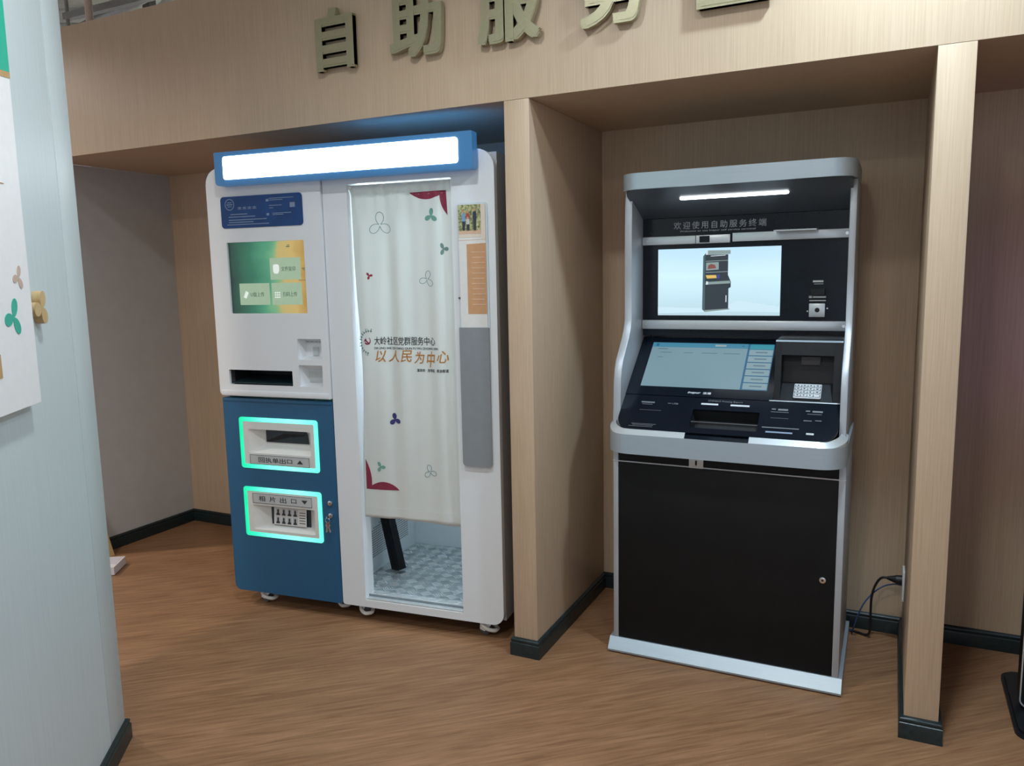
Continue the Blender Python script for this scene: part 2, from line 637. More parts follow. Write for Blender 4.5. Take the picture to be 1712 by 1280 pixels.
def trefoil_pts(cx, cz, r, rot, n=96, p=1.0, core=0.10, sx=1.0):
    pts = []
    for k in range(n):
        a = 2 * math.pi * k / n
        q = r * (core + (1 - core) * abs(math.cos(1.5 * (a - rot))) ** p)
        pts.append((cx + sx * q * math.cos(a), cz + q * math.sin(a)))
    return pts


# ------------------------------------------------------------------ the setting
H, W1, X2, W2, D, HT = 2.1576, 0.1011, 1.4091, 0.0995, 0.802, 2.7713
XL, XR = -2.6784, 2.82

struct(box('floor', -7, 6, -6, 4.2, -0.05, 0, 'floor_vinyl'))
struct(box('ceiling', -9, 6, -6, 5.5, 3.42, 3.5, 'concrete'))
struct(box('wall_far', -9, 6, 5.0, 5.2, 0, 3.42, 'concrete'))
struct(box('wall_header', XL - 0.1, XR + 0.3, 0, 0.12, H, HT, 'oak'))
struct(box('wall_soffit', XL, XR + 0.3, 0.1205, D, H, H + 0.03, 'oak'))
struct(box('wall_back', XL - 0.1, XR + 0.3, D, D + 0.08, 0, HT, 'oak'))
struct(box('wall_left', XL - 0.1, XL, 0.072, D - 0.0005, 0, H - 0.0005, 'grey_paint'))
struct(box('wall_divider_1', 0, W1, 0.0004, D - 0.0005, 0, H - 0.0008, 'oak', bev=0.0012))
struct(box('wall_divider_2', X2, X2 + W2, 0.0004, D - 0.0005, 0, H - 0.0008, 'oak', bev=0.0012))
struct(box('wall_divider_3', XR, XR + 0.1, 0.0004, D - 0.0005, 0, H - 0.0008, 'oak', bev=0.0012))

# skirting swept along the walls, mitred at the corners
BT, BH = 0.0137, 0.0745
PROF = [(0, 0), (BT, 0), (BT, 0.050), (BT * 0.93, 0.0535), (BT * 0.72, 0.0555), (BT * 0.72, 0.0600), (BT * 0.86, 0.0630),
        (BT * 0.80, 0.068), (BT * 0.45, 0.0725), (0, BH)]


def skirting(name, path, frame=None):
    """Path runs so that the room lies to the right-hand side."""
    P = [Vector(p) for p in path]
    bm = bmesh.new()
    rings = []
    for i, p in enumerate(P):
        dirs = []
        if i > 0:
            dirs.append((P[i] - P[i - 1]).normalized())
        if i < len(P) - 1:
            dirs.append((P[i + 1] - P[i]).normalized())
        ns = [Vector((d.y, -d.x)) for d in dirs]
        if len(ns) == 2:
            mi = (ns[0] + ns[1]).normalized()
            mi = mi / max(0.2, mi.dot(ns[0]))
        else:
            mi = ns[0]
        rings.append([bm.verts.new((p.x + mi.x * t, p.y + mi.y * t, z)) for t, z in PROF])
    for a, b_ in zip(rings, rings[1:]):
        for k in range(len(PROF)):
            k2 = (k + 1) % len(PROF)
            bm.faces.new([a[k], a[k2], b_[k2], b_[k]])
    bm.faces.new(rings[0])
    bm.faces.new(rings[-1])
    o = obj(name, bm, 'skirting', None, 30)
    if frame is not None:
        o.matrix_world = frame
    return struct(o)


g = 0.0002
skirting('baseboard_left', [(XL + g, 0.072), (XL + g, D - g), (-BT - 0.001, D - g)])
skirting('baseboard_column_1', [(-g, D - BT - 0.001), (-g, -g), (W1 + g, -g), (W1 + g, D - BT - 0.001)])
skirting('baseboard_back', [(W1 + g, D - g), (X2 - g, D - g)])
skirting('baseboard_column_2', [(X2 - g, D - BT - 0.001), (X2 - g, -g), (X2 + W2 + g, -g), (X2 + W2 + g, D - BT - 0.001)])
skirting('baseboard_right', [(X2 + W2 + g, D - g), (XR - g, D - g)])

# slanted partition at the left (pier with white cladding)
AX, AY = -0.93552, -1.06805
ang = math.atan2(0.80344, -0.59538)
PF = Matrix.Translation((AX, AY, 0)) @ Matrix.Rotation(ang, 4, 'Z')
pw = box('wall_partition', -3.0, -0.1445, 0.0, 0.60, 0, 3.42, 'white_board')
pw.matrix_world = PF
struct(pw)
pe = box('trim_1', -0.1400, 0.0, -0.0002, 0.60, 0, 3.42, 'white_board', bev=0.002)
pe.matrix_world = PF
struct(pe)
skirting('baseboard_partition', [(-3.0, -0.001), (0.0005, -0.001), (0.0005, 0.60)], PF)

# pipes and hangers below the ceiling, seen over the header
o = tag(tube('ceiling_pipe', [(-5.6, 1.5, 3.20), (-4.2, 1.15, 3.20), (-2.4, 0.7, 3.20)], 0.035, 'pipe_grey', sub=2),
        'slanting grey pipe below the bare ceiling above the header', 'pipe')
o = tag(tube('sprinkler_pipe', [(-3.02, 0.62, 2.775), (-3.02, 0.62, 3.0), (-3.02, 0.62, 3.41)], 0.022, 'peach_print', sub=2),
        'short pinkish upright pipe above the left end of the header', 'pipe')
hg = empty('pipe_hanger', (-3.35, 0.72, 3.42))
obj('rod', (lambda bm: (b_cyl(bm, (0, 0, -0.62), (0, 0, 1), 0.011, 0.62, 10), bm)[1])(bmesh.new()), 'pipe_grey', hg)
box('crossbar', -0.02, 0.75, -0.02, 0.02, -0.28, -0.24, 'pipe_grey', hg)
tag(hg, 'dark threaded hanger with crossbar beside the white partition', 'hanger')

box('pipe_clip', 0, 0.06, 0, 0.05, 0, 0.3, 'pipe_grey', None, mtx=Matrix.Translation((-2.9, 0.9, 3.12)))
tag(bpy.data.objects['pipe_clip'], 'grey metal bracket holding the pipe under the ceiling', 'bracket')
o = tag(tube('cable_conduit', [(-4.6, 0.9, 3.36), (-3.5, 1.3, 3.30), (-2.4, 1.0, 3.36), (-1.2, 1.3, 3.33)], 0.02, 'concrete', sub=4),
        'pale wavy conduit above the header near the ceiling', 'conduit')
# added bulb, out of view, to brighten the ceiling behind the header
sb_ = empty('added_fill_bulb', (-3.2, 1.6, 2.70))
bm = bmesh.new()
bmesh.ops.create_uvsphere(bm, u_segments=20, v_segments=12, radius=0.05)
obj('bulb', bm, 'fill_glow', sb_, 60)
cyl('socket', (0, 0, 0.046), (0, 0, 1), 0.022, 0.05, 'caster_white', sb_)
cyl('cord', (0, 0, 0.0962), (0, 0, 1), 0.004, 0.6235, 'cord_black', sb_, seg=8)
tag(sb_, 'added unseen fill bulb on a cord behind the wooden header', 'lamp')
# ceiling lamps: round downlight bodies around the light sources
for i, (nm, loc, en, sz, cl) in enumerate(LAMPS):
    dl = empty('downlight', (loc[0], loc[1], 0))
    bm = bmesh.new()
    ring = lambda r, n=24: [(r * math.cos(2 * math.pi * k / n), r * math.sin(2 * math.pi * k / n)) for k in range(n)]
    b_plate(bm, ring(sz / 2 + 0.03), [ring(sz / 2 + 0.005)], loc[2] - 0.03, 3.42, I4)
    obj('housing', bm, 'caster_white', dl)
    tag(dl, ['downlight hanging closest to the header above the black kiosk', 'large downlight behind the viewer',
             'downlight on the far side of the white partition', 'downlight at the far left of the niche row', 'downlight between the white partition and the booth', 'downlight in front of the black kiosk'][i], 'lamp')

# ------------------------------------------------------------------ raised characters on the header
LET = [('自', -0.829, -0.640, 2.354, 2.590, 'first from the left, above the photo booth'),
       ('助', -0.470, -0.235, 2.352, 2.590, 'second from the left, above the photo booth'),
       ('服', -0.085, 0.163, 2.352, 2.590, 'third from the left, above the booth curtain'),
       ('务', 0.312, 0.550, 2.352, 2.590, 'fourth from the left, left of the kiosk'),
       ('区', 0.713, 0.945, 2.354, 2.590, 'rightmost, cut off by the top edge')]
for ch, x0, x1, z0, z1, pos in LET:
    o = fit_text('sign_character', ch, x0 + 0.008, x1 - 0.008, z0 + 0.008, z1 - 0.008, 'gold', None, y=-0.034, thick=0.022)
    bm = bmesh.new()
    for k in range(8):                                   # thicken the strokes all round
        bm.from_mesh(o.data)
        bm.verts.ensure_lookup_table()
        nv = len(o.data.vertices)
        for v in bm.verts[-nv:]:
            v.co.x += 0.0082 * round(1.2 * math.cos(k * math.pi / 4))
            v.co.z += 0.0082 * round(1.2 * math.sin(k * math.pi / 4))
            v.co.y += 0.00025 * k
    bm.to_mesh(o.data)
    bm.free()
    tag(o, 'raised gold character on wooden header, ' + pos, 'sign letter', 'raised gold characters on the header')

# ------------------------------------------------------------------ photo booth
BA = 0.106
booth = empty('photo_booth', (-1.4316, -0.0779, 0), BA)
tag(booth, 'white and blue self-service photo booth on casters with lit sign box and curtained doorway', 'photo booth')
BF = Matrix.Translation((-1.4316, -0.0779, 0)) @ Matrix.Rotation(BA, 4, 'Z')
BW, BZ0, BZ1, BD = 1.3586, 0.073, 2.0087, 0.715
# body shell
box('side_panel', 0.0, 0.02, 0.0265, BD, BZ0 + 0.012, BZ1 - 0.012, 'booth_grey', booth)
box('side_panel', BW - 0.02, BW, 0.0315, BD, BZ0 + 0.012, BZ1 - 0.012, 'booth_grey', booth)
box('rear_panel', 0.0205, BW - 0.0205, BD - 0.015, BD, BZ0 + 0.012, BZ1 - 0.012, 'interior_white', booth)
box('roof_panel', 0.0205, BW - 0.0205, 0.0315, BD - 0.0155, BZ1 - 0.03, BZ1 - 0.012, 'booth_grey', booth)
box('base_panel', 0.0205, BW - 0.0205, 0.0315, BD - 0.0155, BZ0 + 0.012, BZ0 + 0.03, 'booth_grey', booth)
# portal with doorway and leaflet recess
DX0, DX1, DZ0, DZ1 = 0.705, 1.176, 0.107, 1.908
portal_out = rrect(0.588, BW, BZ0, BZ1, 0, radii=(0.012, 0.05, 0.075, 0.01))
plate('portal', portal_out, 0.0, 0.03, 'booth_white', booth, holes=[rrect(DX0, DX1, DZ0, DZ1, 0.006, 3)])
# doorway reveal
bm = bmesh.new()
b_plate(bm, rrect(DX0 - 0.012, DX1 + 0.012, DZ0 - 0.012, DZ1 + 0.012, 0.006, 3), [rrect(DX0 - 0.001, DX1 + 0.001, DZ0 - 0.001, DZ1 + 0.001, 0.006, 3)], 0.0302, 0.075)
obj('door_frame', bm, 'booth_white', booth)
# upper left module
MX1 = 0.5845
sc_hole = rrect(0.0915, 0.491, 1.376, 1.6875, 0.003, 2)
slot_hole = rrect(0.0575, 0.3965, 1.056, 1.1235, 0.002, 2)
rd1 = (0.430, 0.551, 1.174, 1.2655)
rd2 = (0.431, 0.5505, 1.0555, 1.151)
mod = plate('control_module', rrect(0.0, MX1, 1.004, BZ1, 0, radii=(0.022, 0.004, 0.008, 0.07)), -0.012, 0.026, 'booth_white', booth,
            holes=[sc_hole, slot_hole, rrect(*rd1, 0.005, 3), rrect(*rd2, 0.005, 3)])
box('module_lip', 0.012, MX1 - 0.006, -0.017, -0.0125, 1.006, 1.030, 'booth_white', booth, bev=0.002)
# sign box
lb = plate('sign_box', rrect(0.096, 1.296, 1.926, 2.066, 0, radii=(0.018, 0.012, 0.004, 0.004)), -0.062, -0.0125, 'blue_acrylic', booth)
plate('sign_diffuser', rrect(0.1425, 1.2375, 1.950, 2.046, 0.012, 4), -0.0655, -0.0622, 'box_light', lb)
box('added_glow_strip', 0.72, 1.28, -0.0124, -0.0112, 2.012, 2.060, 'blue_fill', lb)  # added glowing strip that turns the soffit blue, no real opening
box('sign_bracket', 0.5, 0.9, -0.0124, -0.0002, 1.96, 1.99, 'booth_blue', lb)
# blue information plate
ip = plate('information_plate', rrect(0.0755, 0.496, 1.749, 1.8845, 0.016, 5), -0.0150, -0.0122, 'sign_blue', booth)
rr = []
for z_, x0, x1 in [(1.806, 0.125, 0.215), (1.795, 0.115, 0.255), (1.782, 0.115, 0.315), (1.772, 0.115, 0.245), (1.762, 0.105, 0.325)]:
    rr.append((x0, x1, z_, z_ + 0.0032))
for z_, x0, x1 in [(1.866, 0.33, 0.455), (1.859, 0.33, 0.40), (1.836, 0.33, 0.395), (1.826, 0.33, 0.35), (1.803, 0.345, 0.44), (1.797, 0.345, 0.40)]:
    rr.append((x0, x1, z_, z_ + 0.0025))
for x0, z0 in [(0.315, 1.855), (0.315, 1.796)]:
    rr.append((x0, x0 + 0.013, z0, z0 + 0.010))
rr.append((0.435, 0.460, 1.826, 1.846))
bars('fine_print', rr, 'ink_pale', ip, y=-0.0158, thick=0.0006)
cc = [(0.124 + 0.0245 * math.cos(a * math.pi / 18), 1.850 + 0.0245 * math.sin(a * math.pi / 18)) for a in range(36)]
ci = [(0.124 + 0.0215 * math.cos(a * math.pi / 18), 1.850 + 0.0215 * math.sin(a * math.pi / 18)) for a in range(36)]
plate('round_emblem', cc, -0.0158, -0.0152, 'ink_pale', ip, holes=[ci])
bars('emblem_strokes', [(0.108, 0.140, 1.848, 1.8515), (0.112, 0.136, 1.857, 1.8600), (0.112, 0.136, 1.840, 1.8425)], 'ink_pale', ip, y=-0.0158, thick=0.0006)
bars('heading', [(0.166 + 0.026 * k, 0.186 + 0.026 * k, 1.828 + 0.006 * j, 1.8305 + 0.006 * j) for k in range(4) for j in range(2)]
     + [(0.175 + 0.026 * k, 0.178 + 0.026 * k, 1.828, 1.839) for k in range(4)], 'ink_pale', ip, y=-0.0158, thick=0.0006)
# touch screen
scn = box('touch_screen', 0.0905, 0.492, -0.002, 0.008, 1.375, 1.6885, 'booth_screen', booth)
for ti, (x0, x1, z0, z1, tx) in enumerate([(0.307, 0.462, 1.522, 1.616, '文件复印'), (0.139, 0.297, 1.4135, 1.508, 'U盘上传'), (0.309, 0.463, 1.4130, 1.508, '扫码上传')]):
    t = plate('menu_tile', rrect(x0, x1, z0, z1, 0.003, 2), -0.0040, -0.0022, 'tile_glow', scn)
    # icon and lettering lie on the tile
    wd = x1 - x0
    if ti == 0:
        flat('icon', [(x0 + 0.016, z0 + 0.036), (x0 + 0.022, z0 + 0.026), (x0 + 0.040, z0 + 0.026), (x0 + 0.047, z0 + 0.038), (x0 + 0.047, z0 + 0.060), (x0 + 0.040, z0 + 0.066), (x0 + 0.022, z0 + 0.066), (x0 + 0.016, z0 + 0.060)], 'tile_icon', scn, y=-0.0050)
    elif ti == 1:
        flat('icon', [(x0 + 0.020, z0 + 0.034), (x0 + 0.034, z0 + 0.028), (x0 + 0.048, z0 + 0.054), (x0 + 0.034, z0 + 0.062)], 'tile_icon', scn, y=-0.0050)
    else:
        bars('icon', [(x0 + 0.016 + 0.010 * k, x0 + 0.023 + 0.010 * k, z0 + 0.030 + 0.010 * j, z0 + 0.036 + 0.010 * j) for k in range(3) for j in range(3)], 'tile_icon', scn, y=-0.0050)
    fit_text('lettering', tx, x0 + 0.058, x0 + 0.130, z0 + 0.036, z0 + 0.056, 'tile_ink', scn, y=-0.0050)
bars('screen_marks', [(0.395, 0.412, 1.660, 1.664), (0.400, 0.412, 1.667, 1.670), (0.470, 0.484, 1.566, 1.570), (0.474, 0.490, 1.560, 1.5625), (0.45, 0.485, 1.517, 1.519)], 'tile_ink', scn, y=-0.0036, thick=0.001)['kind'] = 'stuff'


def recess(name, x0, x1, z0, z1, d0, d1, mat, parent, inset=0.0, wall=0.004):
    """Open box behind a hole: four sloping walls and a floor, with wall thickness."""
    bm = bmesh.new()
    a = [(x0, d0, z0), (x1, d0, z0), (x1, d0, z1), (x0, d0, z1)]
    if isinstance(inset, (int, float)):
        inset = (inset,) * 4                       # left, right, bottom, top
    b_ = [(x0 + inset[0], d1, z0 + inset[2]), (x1 - inset[1], d1, z0 + inset[2]), (x1 - inset[1], d1, z1 - inset[3]), (x0 + inset[0], d1, z1 - inset[3])]
    va = [bm.verts.new(p) for p in a]
    vb = [bm.verts.new(p) for p in b_]
    for i in range(4):
        j = (i + 1) % 4
        bm.faces.new([va[i], va[j], vb[j], vb[i]])
    bm.faces.new(vb)
    bmesh.ops.solidify(bm, geom=bm.faces[:], thickness=-wall) if False else None
    o = obj(name, bm, mat, parent)
    md = o.modifiers.new('thick', 'SOLIDIFY')
    md.thickness = wall
    md.offset = 1.0
    return o


def frame_of(x0, x1, z0, z1, i):
    return (x0 + i, x1 - i, z0 + i, z1 - i)


recess('output_slot', 0.0575, 0.3965, 1.056, 1.1235, 0.0, 0.14, 'dark_hole', booth)
box('slot_tray', 0.064, 0.390, 0.006, 0.13, 1.0585, 1.063, 'slot_dark', booth, mtx=Matrix.Translation((0, 0, 1.06)) @ Matrix.Rotation(R(10), 4, 'X') @ Matrix.Translation((0, 0, -1.06)))
c1 = recess('card_reader', *rd1, 0.0, 0.035, 'booth_white', booth, inset=(0.012, 0.012, 0.014, 0.008))
box('slot_plate', 0.481, 0.508, 0.030, 0.034, 1.190, 1.226, 'label_grey', c1, mtx=Matrix.Translation((0.49, 0, 1.19)) @ Matrix.Shear('XZ', 4, (0.0, 0.0)) @ Matrix.Translation((-0.49, 0, -1.19)))
bars('fine_print', [(0.448 + 0.022 * k, 0.464 + 0.022 * k, 1.2480, 1.2520) for k in range(4)], 'ink_faint', c1, y=0.0300, thick=0.001)
c2 = recess('card_reader', *rd2, 0.0, 0.035, 'booth_white', booth, inset=(0.018, 0.008, 0.012, 0.026))
box('sensor_glass', 0.455, 0.538, 0.030, 0.034, 1.072, 1.120, 'label_grey', c2, bev=0.001)

# blue cabinet door with two glowing outlets
R1 = (0.0855, 0.5035, 0.6695, 0.9060)
R2 = (0.0855, 0.5035, 0.3470, 0.5810)
dh = [rrect(*frame_of(*q, 0.001), 0.012, 4) for q in (R1, R2)]
door = plate('cabinet_door', rrect(0.0, MX1, BZ0, 0.993, 0, radii=(0.03, 0.008, 0.003, 0.006)), 0.0, 0.026, 'booth_blue', booth, holes=dh)
box('door_edge', 0.008, MX1 - 0.004, -0.0042, -0.0004, 0.977, 0.991, 'booth_blue', door, bev=0.0015)
for q in (R1, R2):
    plate('light_ring', rrect(*q, 0.013, 4), -0.004, 0.006, 'ring_green', door, holes=[rrect(*frame_of(*q, 0.0195), 0.006, 3)])
ins1 = plate('outlet_bezel', rrect(*frame_of(*R1, 0.0192), 0.005, 3), -0.0030, 0.008, 'insert_grey', booth, holes=[rrect(0.130, 0.464, 0.742, 0.852, 0.008, 3)])
recess('funnel', 0.130, 0.464, 0.742, 0.852, -0.001, 0.035, 'insert_grey', ins1, inset=(0.066, 0.028, 0.036, 0.003))
sl = [(0.203, 0.788), (0.432, 0.788), (0.428, 0.830), (0.420, 0.843), (0.410, 0.847), (0.203, 0.847)]
plate('mouth', sl, 0.0320, 0.0345, 'slot_dark', ins1)
flat('paper_guide', [(0.225, 0.790), (0.330, 0.815), (0.400, 0.822), (0.420, 0.830), (0.300, 0.830), (0.205, 0.795)], 'dark_hole', ins1, y=0.0312)
ins2 = plate('outlet_bezel', rrect(*frame_of(*R2, 0.0192), 0.005, 3), -0.0030, 0.008, 'insert_grey', booth, holes=[rrect(0.132, 0.466, 0.380, 0.497, 0.008, 3)])
recess('funnel', 0.132, 0.466, 0.380, 0.497, -0.001, 0.035, 'insert_grey', ins2, inset=(0.074, 0.046, 0.022, 0.016))
plate('mouth', [(0.207, 0.402), (0.418, 0.402), (0.420, 0.481), (0.207, 0.481)], 0.0318, 0.0345, 'slot_dark', ins2)


def label_plate(parent, x0, x1, z0, z1, txt, spans, up):
    p = plate('label_plate', rrect(x0, x1, z0, z1, 0.001, 1), -0.0052, -0.0031, 'label_grey', parent)
    fr = 0.0016
    bm = bmesh.new()
    b_plate(bm, rrect(x0, x1, z0, z1, 0.001, 1), [rrect(x0 + fr, x1 - fr, z0 + fr, z1 - fr, 0.001, 1)], -0.0058, -0.0053)
    obj('label_border', bm, 'ink_grey', parent)
    wch = spans[3]
    st_ = (spans[1] - spans[0] - wch) / (len(txt) - 1)
    for k, ch in enumerate(txt):
        sh = 0.003 if ch == '口' else 0.0
        fit_text('lettering', ch, spans[0] + st_ * k + sh, spans[0] + st_ * k + wch - sh, z0 + 0.0105 + sh, z1 - 0.0105 - sh, 'ink_grey', parent, y=-0.0060, thick=0.0006, offset=0.004)
    xc, zm = spans[2], (z0 + z1) / 2
    s = 1 if up else -1
    flat('arrow', [(xc - 0.016, zm - s * 0.008), (xc + 0.016, zm - s * 0.008), (xc, zm + s * 0.009)], 'ink_grey', parent, y=-0.0060, thick=0.0006)


label_plate(ins1, 0.1355, 0.4535, 0.690, 0.7345, '回执单出口', (0.182, 0.366, 0.404, 0.033), True)
label_plate(ins2, 0.1355, 0.4545, 0.5065, 0.553, '相片出口', (0.170, 0.376, 0.416, 0.034), False)
# printed photo strip waiting in the lower outlet
ps = empty('photo_strip', BF @ Vector((0.300, 0.0225, 0.4035)), BA)
tag(ps, 'sheet of small passport photos lying in the lower glowing outlet', 'photo print')
TI = Matrix.Rotation(R(-5), 4, 'X')
box('sheet', -0.075, 0.100, -0.0006, 0.0006, 0.0, 0.080, 'paper_white', ps, mtx=TI)
for j in range(2):
    for k in range(4):
        x0 = -0.066 + 0.031 * k
        z0 = 0.006 + 0.038 * j
        flat('portrait_ground', [(x0, z0), (x0 + 0.026, z0), (x0 + 0.026, z0 + 0.033), (x0, z0 + 0.033)], 'label_grey', ps, y=-0.0014, thick=0.0006, mtx=TI)
        flat('portrait_bust', [(x0 + 0.003, z0), (x0 + 0.023, z0), (x0 + 0.021, z0 + 0.008), (x0 + 0.017, z0 + 0.012), (x0 + 0.018, z0 + 0.024), (x0 + 0.013, z0 + 0.029), (x0 + 0.008, z0 + 0.024), (x0 + 0.009, z0 + 0.012), (x0 + 0.005, z0 + 0.008)], 'trouser_dark', ps, y=-0.0021, thick=0.0006, mtx=TI)
bars('fine_print', [(0.062, 0.094, 0.014 + 0.012 * k, 0.017 + 0.012 * k) for k in range(5)], 'ink_grey', ps, y=-0.0014, thick=0.0006, mtx=TI)
# locks
for zz in (0.537, 0.480):
    lk = cyl('lock', (0.5495, -0.009, zz), (0, 1, 0), 0.0115, 0.0088, 'chrome', booth, bev=0.0015)
    box('keyhole', 0.5485, 0.5505, -0.0098, -0.0091, zz - 0.005, zz + 0.005, 'dark_hole', lk)
kb = empty('key_bunch', BF @ Vector((0.5495, -0.014, 0.480)), BA)
tag(kb, 'small bunch of metal keys hanging in the lower lock of the blue booth door', 'keys')
bm = bmesh.new()
b_box(bm, -0.0012, 0.0012, -0.016, 0.0045, -0.003, 0.003)
b_cyl(bm, (-0.0012, -0.018, 0), (1, 0, 0), 0.008, 0.0024, 16)
obj('key', bm, 'chrome', kb)
bm = bmesh.new()
for k in range(20):
    a0, a1 = 2 * math.pi * k / 20, 2 * math.pi * (k + 1) / 20
    b_cyl(bm, (0.011 * math.cos(a0), -0.018, -0.014 + 0.011 * math.sin(a0)), (math.cos(a1) - math.cos(a0), 0, math.sin(a1) - math.sin(a0)), 0.0010, 0.0037, 6)
obj('key_ring', bm, 'chrome', kb)
for rz in (-14, 10):
    mt = Matrix.Translation((0, -0.018, -0.024)) @ Matrix.Rotation(R(rz), 4, 'Y')
    bm = bmesh.new()
    b_box(bm, -0.008, 0.008, -0.001, 0.001, -0.018, 0.002, mt)
    b_box(bm, -0.003, 0.003, -0.001, 0.001, -0.045, -0.018, mt)
    b_box(bm, 0.003, 0.005, -0.001, 0.001, -0.040, -0.034, mt)
    obj('key', bm, 'chrome', kb)

# leaflet pocket on the right post
hx0, hx1, hz0, hz1 = 1.2005, 1.3295, 0.751, 1.8045
hold = plate('leaflet_pocket', rrect(hx0, hx1, hz0, hz1, 0.016, 5), -0.0060, -0.0004, 'interior_white', booth)
plate('pocket_front', rrect(hx0 + 0.001, hx1 - 0.001, hz0 + 0.001, 1.318, 0, radii=(0.016, 0.016, 0.001, 0.001)), -0.0165, -0.0125, 'acrylic_grey', hold)
box('pocket_spacer', hx0 + 0.001, hx0 + 0.006, -0.0124, -0.0061, hz0 + 0.03, 1.316, 'acrylic_grey', hold)
box('pocket_spacer', hx1 - 0.006, hx1 - 0.001, -0.0124, -0.0061, hz0 + 0.03, 1.316, 'acrylic_grey', hold)
cyl('stud', (1.2035, -0.012, 1.435), (0, 1, 0), 0.004, 0.006, 'rubber_grey', hold, seg=10)
lf = empty('leaflet', BF @ Vector((1.265, -0.009, hz0)), BA)
tag(lf, 'printed leaflet with park photo and orange text block in the pocket right of the curtain', 'leaflet')
lx = lambda s: s - 1.265
lz = lambda z: z - hz0
box('paper', lx(1.208), lx(1.322), -0.001, 0.001, lz(0.80), lz(1.798), 'paper_white', lf)
flat('page_tint', [(lx(1.305), lz(1.66)), (lx(1.3215), lz(1.66)), (lx(1.3215), lz(1.797)), (lx(1.305), lz(1.797))], 'paper_cream', lf, y=-0.0018)
flat('photo', [(lx(1.2085), lz(1.694)), (lx(1.303), lz(1.694)), (lx(1.303), lz(1.797)), (lx(1.2085), lz(1.797))], 'foliage', lf, y=-0.0018)
flat('photo_path', [(lx(1.2085), lz(1.684)), (lx(1.303), lz(1.684)), (lx(1.303), lz(1.698)), (lx(1.2085), lz(1.696))], 'paper_peach', lf, y=-0.0019)
flat('photo_border', [(lx(1.2085), lz(1.672)), (lx(1.303), lz(1.672)), (lx(1.303), lz(1.6835)), (lx(1.2085), lz(1.6835))], 'paper_cream', lf, y=-0.0019)
for k, (px, sh, hh) in enumerate([(1.231, 'shirt_blue', 0.078), (1.250, 'shirt_red', 0.076), (1.250, 'label_grey', 0.052), (1.279, 'shirt_navy', 0.084)]):
    x_, z_ = lx(px), lz(1.698)
    y_ = -0.0028 - 0.0009 * k
    flat('printed_figure', [(x_ - 0.005, z_), (x_ + 0.005, z_), (x_ + 0.006, z_ + hh * 0.5), (x_ - 0.006, z_ + hh * 0.5)], 'trouser_dark', lf, y=y_)
    flat('printed_figure', [(x_ - 0.007, z_ + hh * 0.45), (x_ + 0.007, z_ + hh * 0.45), (x_ + 0.007, z_ + hh * 0.8), (x_ + 0.003, z_ + hh * 0.86), (x_ - 0.003, z_ + hh * 0.86), (x_ - 0.007, z_ + hh * 0.8)], sh, lf, y=y_ - 0.0004)
    flat('printed_figure', rrect(x_ - 0.0045, x_ + 0.0045, z_ + hh * 0.86, z_ + hh, 0.004, 3), 'skin_print', lf, y=y_ - 0.0004)
flat('fold_line', [(lx(1.2085), lz(1.6600)), (lx(1.321), lz(1.6612)), (lx(1.321), lz(1.6625)), (lx(1.2085), lz(1.6615))], 'paper_peach', lf, y=-0.0018)
flat('text_block', [(lx(1.241), lz(1.372)), (lx(1.3215), lz(1.372)), (lx(1.3215), lz(1.648)), (lx(1.241), lz(1.645))], 'paper_orange', lf, y=-0.0018)
bars('fine_print', [(lx(1.262 - 0.003 * (k % 3 == 0)), lx(1.318 - 0.004 * (k % 2)), lz(1.612 - 0.0205 * k), lz(1.6155 - 0.0205 * k)) for k in range(11)], 'paper_peach', lf, y=-0.0027)

# curtain rod, curtain
cyl('curtain_rod', (DX0 - 0.004, 0.020, 1.894), (1, 0, 0), 0.0085, DX1 - DX0 + 0.008, 'caster_white', booth)


def smooth01(t):
    t = max(0.0, min(1.0, t))
    return t * t * (3 - 2 * t)


def cur_n(s, z):
    u = (s - 0.705) / 0.47
    top = smooth01((z - 1.70) / 0.19)
    a = 0.0055 * math.sin(2 * math.pi * (3.1 * u + 0.10 + 0.10 * z)) + 0.003 * math.sin(2 * math.pi * (5.3 * u + 0.4 - 0.07 * z))
    gat = 0.0030 * math.sin(2 * math.pi * (9.0 * u + 0.2)) * top
    hem = -0.0016 * smooth01((0.535 - z) / 0.008)
    return 0.020 + a * (0.55 + 0.45 * smooth01((z - 0.5) / 0.8)) * (1 - 0.55 * top) + gat + hem


def cur_left(z):
    return 0.709 + 0.021 * math.exp(-((z - 1.13) / 0.30) ** 2)


def drape(s, z):
    return cur_n(s, z)


cur = empty('door_curtain', BF @ Vector((0.94, 0.02, 0.48)), BA)
tag(cur, 'off-white cotton curtain printed with trefoils and red leaves in the booth doorway', 'curtain')
CO = Matrix.Translation((-0.94, -0.02, -0.48))
bm = bmesh.new()
NX, NZ = 72, 90
grid = []
for j in range(NZ + 1):
    z = 0.482 + (1.898 - 0.482) * j / NZ
    row = []
    for i in range(NX + 1):
        s0 = cur_left(z)
        s = s0 + (1.169 - s0) * i / NX
        zz = z + (0.004 * math.sin(9 * s) if j == 0 else 0)
        row.append(bm.verts.new(CO @ Vector((s, cur_n(s, z) + (-0.011 if j > NZ - 2 else 0), zz))))
    grid.append(row)
for j in range(NZ):
    for i in range(NX):
        bm.faces.new([grid[j][i], grid[j][i + 1], grid[j + 1][i + 1], grid[j + 1][i]])
cl = obj('cloth', bm, 'curtain_cloth', cur, 80)
md = cl.modifiers.new('thickness', 'SOLIDIFY')
md.thickness = 0.0012
md.offset = 0
